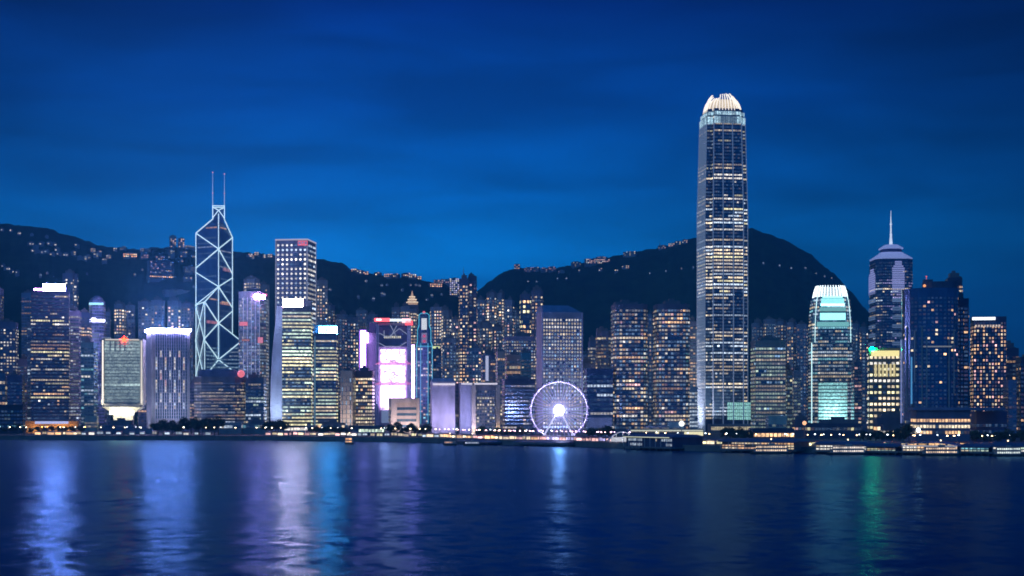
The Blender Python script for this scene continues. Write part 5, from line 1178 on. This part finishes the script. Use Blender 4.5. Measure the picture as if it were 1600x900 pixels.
trees(482, 546, 7, (30,50), 'small dark tree before the row of warm lamps', 'trees below the cyan sign block', .6, .9)
trees(606, 672, 10, (30,60), 'dark tree before the beige civic block', 'trees at the civic block', .7, 1.15)
trees(742, 830, 9, (44,70), 'dark tree between the wheel and the lavender halls', 'trees left of the wheel', .6, 1.0)
trees(915, 962, 7, (30,60), 'dark tree at the right of the big wheel', 'trees right of the wheel', .8, 1.2)
trees(1130, 1175, 6, (60,100), 'dark tree at the foot of the tallest skyscraper', 'trees at the tallest skyscraper', .8, 1.1)
trees(1345, 1425, 9, (80,120), 'dark tree before the yellow lit hotel', 'trees before the yellow hotel', .8, 1.2)
trees(1520, 1600, 7, (50,80), 'dark tree before the far right podium', 'trees at the far right', .7, 1.1)

# piers and waterside halls
def pier(px0, px1, front, ytop, lab, pal, g, wc, rows=2, curved=False, roofc=(.10,.14,.24), dep=30, name='pier_building', on=.9, piles=True, lamp=None, zdeck=2.6):
    xc = (px0+px1)/2; D = shore(xc)-front; q = D/F; wm = (px1-px0)*q
    root = empty(name, (P(xc, D), D+dep/2, 0), -atan2(shore(px1)-shore(px0), P(px1,D)-P(px0,D))*-1); tag(root, lab, 'pier')
    H = Z(ytop, D); rg = random.Random(int(px0)); SEED[0] += 1
    mb = MB(); mb.box(-wm/2-2, -dep/2-3, 1.6, wm/2+2, dep/2, zdeck); mb.build('deck', wall((.22,.22,.22), .8), root)
    n = max(4, int(wm/7))
    for i in range(n+1):
        for y in (-dep/2-2, -dep/2+8): mb = MB(); mb.bar((-wm/2+wm*i/n, y, -3), (-wm/2+wm*i/n, y, 1.6), .5, 8); mb.build('pile', wall((.16,.15,.14), .9), root)
    Hw = H-2.2; mb = MB(); mb.box(-wm/2, -dep/2, zdeck, wm/2, dep/2, Hw); mb.build('wall', wall(wc), root)
    mb = MB()
    if curved:
        m_ = 10; 
        A = [(-wm/2-2+(wm+4)*i/m_, Hw+ (H-Hw)*sin(pi*i/m_)) for i in range(m_+1)]; ring = [(x, z) for x, z in A]+[(x, z-.5) for x, z in reversed(A)]
        mb.loft([[(x, y, z+.6) for x, z in ring] for y in (-dep/2-2.5, dep/2+1)])
    else:
        mb.loft([[(-wm/2-2,-dep/2-3,Hw+.02),(wm/2+2,-dep/2-3,Hw+.02),(wm/2+2,dep/2+1,Hw+.02),(-wm/2-2,dep/2+1,Hw+.02)],[(-wm/2-2,-dep/2-3,Hw+.6),(wm/2+2,-dep/2-3,Hw+.6),(wm/2+2,dep/2+1,Hw+.6),(-wm/2-2,dep/2+1,Hw+.6)],[(-wm/2+1,-dep/2+5,H),(wm/2-1,-dep/2+5,H),(wm/2-1,dep/2-5,H),(-wm/2+1,dep/2-5,H)]])
    mb.build('roof', wall(roofc, .5), root)
    sh = (Hw-zdeck)/rows
    for k in range(rows):
        mb = MB(); nb_ = int(wm/2.3); f = None; run = 0
        for i in range(nb_):
            if run <= 0: run = int(rg.expovariate(1/4))+1; lit = rg.random() < on; cc = pick(rg, pal)
            run -= 1
            if not lit: continue
            x = -wm/2+wm*(i+.5)/nb_; w_ = wm/nb_*.38; gg = g*rg.uniform(.45, 1.3)
            z = zdeck+k*sh+sh*.22
            mb.face([(x-w_, -dep/2-.3, z), (x+w_, -dep/2-.3, z), (x+w_, -dep/2-.3, z+sh*.52), (x-w_, -dep/2-.3, z+sh*.52)], tuple(v*gg for v in cc))
        if mb.f: mb.build('window_row', GL, root, glow=True)
    for i in range(int(wm/6)+1): mb = MB(); mb.bar((-wm/2+i*6, -dep/2-2.6, zdeck), (-wm/2+i*6, -dep/2-2.6, Hw), .18, 6); mb.build('column', WHITEP, root)
    if lamp:
        mb = MB(); mb.box(-wm/2, -dep/2-3.3, Hw-.1, wm/2, -dep/2-3.02, Hw+.5); mb.build('eaves_light', emit(*lamp), root)
    return root
WP = ((CREAM,3),(WHITE,3),(WARM,2)); GP = ((GREENISH,2),(CREAM,2),(TEAL,1))
pier(1142, 1262, 14, 686, 'long two deck ferry pier with cream and orange lights, below the striped slab', ((WARM,3),(CREAM,3),(PINK,1)), 1.0, (.3,.26,.24), 3)
pier(1288, 1366, 14, 690, 'ferry pier with bright white upper row and red lamps, fourth from the right', ((WHITE,2),(CREAM,2),(WARM,2)), 1.15, (.3,.3,.3), 2)
pier(1368, 1412, 16, 693, 'small ferry pier lit yellow and green beside the orange ramp', ((YEL,2),(GREENISH,2),(WARM,1)), .8, (.2,.24,.22), 3)
pier(1425, 1508, 14, 692, 'ferry pier with curved blue roof and white gable ends', ((CREAM,3),(WARM,2),(WHITE,2)), 1.2, (.3,.28,.3), 2, True, (.10,.18,.42), lamp=((.8,.82,1), .55))
pier(1516, 1558, 10, 694, 'small ferry pier with greenish lights, second from the right', GP, .8, (.25,.3,.28), 2)
pier(1564, 1640, 10, 693, 'teal white lit ferry pier cut by the right edge', ((TEAL,2),(WHITE,3),(GREENISH,1)), 1.2, (.3,.36,.36), 2)
pier(986, 1096, 8, 679, 'dark blue glass ferry terminal with pale roof line right of the wheel', ((COOL,2),(CREAM,1)), .5, (.06,.09,.18), 2, roofc=(.06,.11,.2), on=.7, lamp=((.85,.9,.65), .7))
pier(800, 906, 6, 688, 'low promenade stall pier with pink lights under the wheel', ((PINK,3),(WHITE,2),(VIO,2)), .9, (.3,.24,.3), 1, on=.75, dep=10, zdeck=3)
pier(700, 798, 14, 688, 'low dark pier with a row of violet white lamps left of the wheel', ((VIO,2),(WHITE,2)), .7, (.08,.09,.14), 1, on=.7, dep=14, zdeck=2.6)
# domed canopy
r = empty('canopy', (P(972, 1160), 1160, 4), 0); tag(r, 'small pale domed canopy beside the dark ferry terminal', 'canopy')
mb = MB(); A = [(-12+24*i/12, 1.5+7.5*sin(pi*i/12)) for i in range(13)]; mb.loft([[(x, y, z) for x, z in A+[(x*.94, z-.6) for x, z in reversed(A)]] for y in (-6, 6)]); mb.build('shell_roof', wall((.6,.6,.62)), r)
for i in range(5):
    mb = MB(); x = -10+i*5; mb.bar((x,-5.8,0),(x,-5.8,2+6.6*sin(pi*(x+12)/24)),.25,6); mb.build('post', WHITEP, r)
mb = MB(); mb.box(-9,-3,1,9,-2.6,4.4); mb.build('lit_panel', emit((.85,.88,1), .55), r)
flood(r, 0, -14, 2, 0, 0, 7, (.9,.92,1), 700, 14, 1)
# roof of terminal hall behind it
r = T('flat terminal hall with a bright yellow end light beside the tallest skyscraper', 980, 1098, 673, 1250, phi=7, dep=24, wc=(.05,.09,.18), on=.08, br=.4, name='terminal', cat='terminal', roof=False)
W, dp, H = geo(r); mb = MB(); mb.box(-W/2, -dp/2-1.2, H-.4, W/2, -dp/2-.3, H+.7); mb.build('eaves_light', emit((.80,.85,.7), .7), r)
mb = MB(); mb.box(W*.24, -dp/2-1.8, H-4.2, W*.5, -dp/2-1.3, H-1); mb.build('lit_panel', emit((1,.92,.55), 1.0), r)
mb = MB(); mb.box(-W*.16, -dp/2-1.8, H-4, -W*.11, -dp/2-1.3, H-.8); mb.build('lit_panel', emit((1,.9,.55), 1.1), r)

# boats
def boat(px, D, Lm, lab, kind='ferry', colr=(1,.62,.3), g=1.2, deck2=True, cabin=(.5,.48,.45)):
    root = empty(kind, (P(px, D), D, 0), random.Random(int(px)).uniform(-.12,.12)); tag(root, lab, 'boat')
    mb = MB(); b2 = Lm*.11
    def ring(z, f): 
        a = Lm/2*f; b3 = b2*f
        return [(-a, 0, z),(-a*.85,-b3*.7,z),(-a*.5,-b3,z),(a*.5,-b3,z),(a*.85,-b3*.7,z),(a,0,z),(a*.85,b3*.7,z),(a*.5,b3,z),(-a*.5,b3,z),(-a*.85,b3*.7,z)]
    mb.loft([ring(-.6,.88), ring(.4,.95), ring(1.5,1.0)]); mb.build('hull', wall((.06,.08,.07), .4), root)
    mb = MB(); mb.box(-Lm*.38,-b2*.75,1.5,Lm*.36,b2*.75,3.7); 
    if deck2: mb.box(-Lm*.33,-b2*.7,3.9,Lm*.30,b2*.7,5.9)
    mb.box(-Lm*.05,-b2*.3,5.9 if deck2 else 3.7,Lm*.08,b2*.3,7.3 if deck2 else 5); mb.build('cabin', wall(cabin), root)
    mb = MB(); mb.box(-Lm*.40,-b2*.8,3.7,Lm*.38,b2*.8,3.9); 
    if deck2: mb.box(-Lm*.35,-b2*.75,5.9,Lm*.32,b2*.75,6.05)
    mb.build('deck_roof', wall((.3,.32,.3)), root)
    for z in ((2.1, 4.4) if deck2 else (2.1,)):
        mb = MB(); n = int(Lm*.7/1.4)
        for i in range(n):
            x = -Lm*.36+i*1.4; mb.face([(x,-b2*.75-.05,z),(x+1.0,-b2*.75-.05,z),(x+1.0,-b2*.75-.05,z+1.0),(x,-b2*.75-.05,z+1.0)], tuple(v*g*random.Random(i+int(px)).uniform(.5,1.2) for v in colr))
        mb.build('window_row', GL, root, glow=True)
    mb = MB(); mb.bar((0,0,5),(0,0,10),.12,6); mb.build('mast', STEEL, root)
    mb = MB(); mb.ball((0,0,10.1),.5); mb.build('mast_lamp', emit((1,.8,.5), 4), root)
    return root
boat(546, 1270, 9, 'small dark boat with two orange lamps alone on the water', 'fishing_boat', (1,.5,.18), 2.4, True)
boat(703, 1240, 12, 'small dark boat moored left of the low lamp pier', 'fishing_boat', (1,.55,.3), 1.0, False)
boat(1205, 1000, 30, 'double deck ferry moored at the long two deck pier', 'ferry', (1,.72,.45), 1.3)
boat(1325, 982, 30, 'double deck ferry before the pier with red lamps', 'ferry', (1,.85,.7), 1.3)
boat(1470, 958, 30, 'double deck ferry before the curved blue roof pier', 'ferry', (1,.70,.42), 1.5)
boat(1575, 946, 22, 'double deck ferry at the far right pier', 'ferry', (.9,1,.9), 1.2)
boat(738, 1225, 16, 'flat launch with white lamps beside the low lamp pier', 'launch', (.8,.85,1), .9, False)

# kiosks and booths along the quays
def kiosk_proto(colr, g, sd):
    rg = random.Random(sd); r = empty('kiosk', (0,0,0)); w_ = rg.uniform(4.5, 7.5); h_ = rg.uniform(2.8, 3.6)
    mb = MB(); mb.box(-w_/2,-1.6,0,w_/2,1.8,h_); mb.build('wall', wall((.4,.36,.34)), r)
    mb = MB(); mb.loft([[(-w_/2-.4,-2.8,h_),(w_/2+.4,-2.8,h_),(w_/2+.4,2.1,h_+.5),(-w_/2-.4,2.1,h_+.5)],[(-w_/2-.4,-2.8,h_+.15),(w_/2+.4,-2.8,h_+.15),(w_/2+.4,2.1,h_+.75),(-w_/2-.4,2.1,h_+.75)]]); mb.build('awning', wall((.35,.12,.14) if sd % 2 else (.15,.2,.3)), r)
    mb = MB(); mb.face([(-w_*.42,-1.66,.9),(w_*.42,-1.66,.9),(w_*.42,-1.66,h_-.4),(-w_*.42,-1.66,h_-.4)], tuple(v*g for v in colr)); mb.build('counter_window', GL, r, glow=True)
    return reg(r)
KP = {}
def kiosks(a, b_, step, back, pal, g, lab, grp):
    rg = random.Random(int(a)); px = a
    while px < b_:
        cc = pick(rg, pal); gg = g*rg.choice((.6, 1, 1.8)); key = (cc, gg)
        if key not in KP: KP[key] = kiosk_proto(cc, gg, len(KP)); r = KP[key]
        else: r = copy_tree(KP[key])
        r.location = along(px, rg.uniform(*back)); r.rotation_euler = (0,0,rg.uniform(-.3,.3)); tag(r, lab, 'kiosk', grp); px += step*rg.uniform(.7, 1.4)
kiosks(60, 132, 9, (20, 75), ((WARM,2),(CREAM,1)), 1.2, 'small lit booth on the quay below the signed block', 'booths at the far left')
kiosks(132, 330, 15, (24, 95), ((WHITE,2),(COOL,2),(WARM,1)), .9, 'small white lit booth on the quay near the framed box and the park', 'booths by the park')
kiosks(420, 560, 8, (20, 95), ((PINK,2),(CREAM,2),(WHITE,1)), 1.3, 'small pinkish lit booth on the quay under the yellow floored blocks', 'booths under the yellow floored blocks')
kiosks(560, 690, 9, (20, 85), ((CREAM,2),(COOL,2),(YEL,1)), .9, 'small lit booth on the quay before the screen tower', 'booths before the screen tower')
kiosks(690, 835, 5.5, (18, 48), ((CREAM,3),(WARM,3),(PINK,1)), 1.6, 'small warm lit stall between the low lamp pier and the lavender wings', 'stalls left of the wheel')
kiosks(835, 985, 5, (14, 44), ((PINK,3),(VIO,2),(CREAM,2)), 1.5, 'small pink lit fair stall around the big wheel', 'fair stalls by the wheel')
kiosks(1095, 1290, 6.5, (22, 50), ((YEL,2),(CREAM,2),(WARM,2)), 1.6, 'small yellow lit booth behind the long two deck pier', 'booths behind the long pier')
kiosks(1285, 1600, 8, (20, 55), ((WARM,3),(CREAM,2),(PINK,1)), 1.4, 'small orange lit booth behind the right hand piers', 'booths behind the right piers')
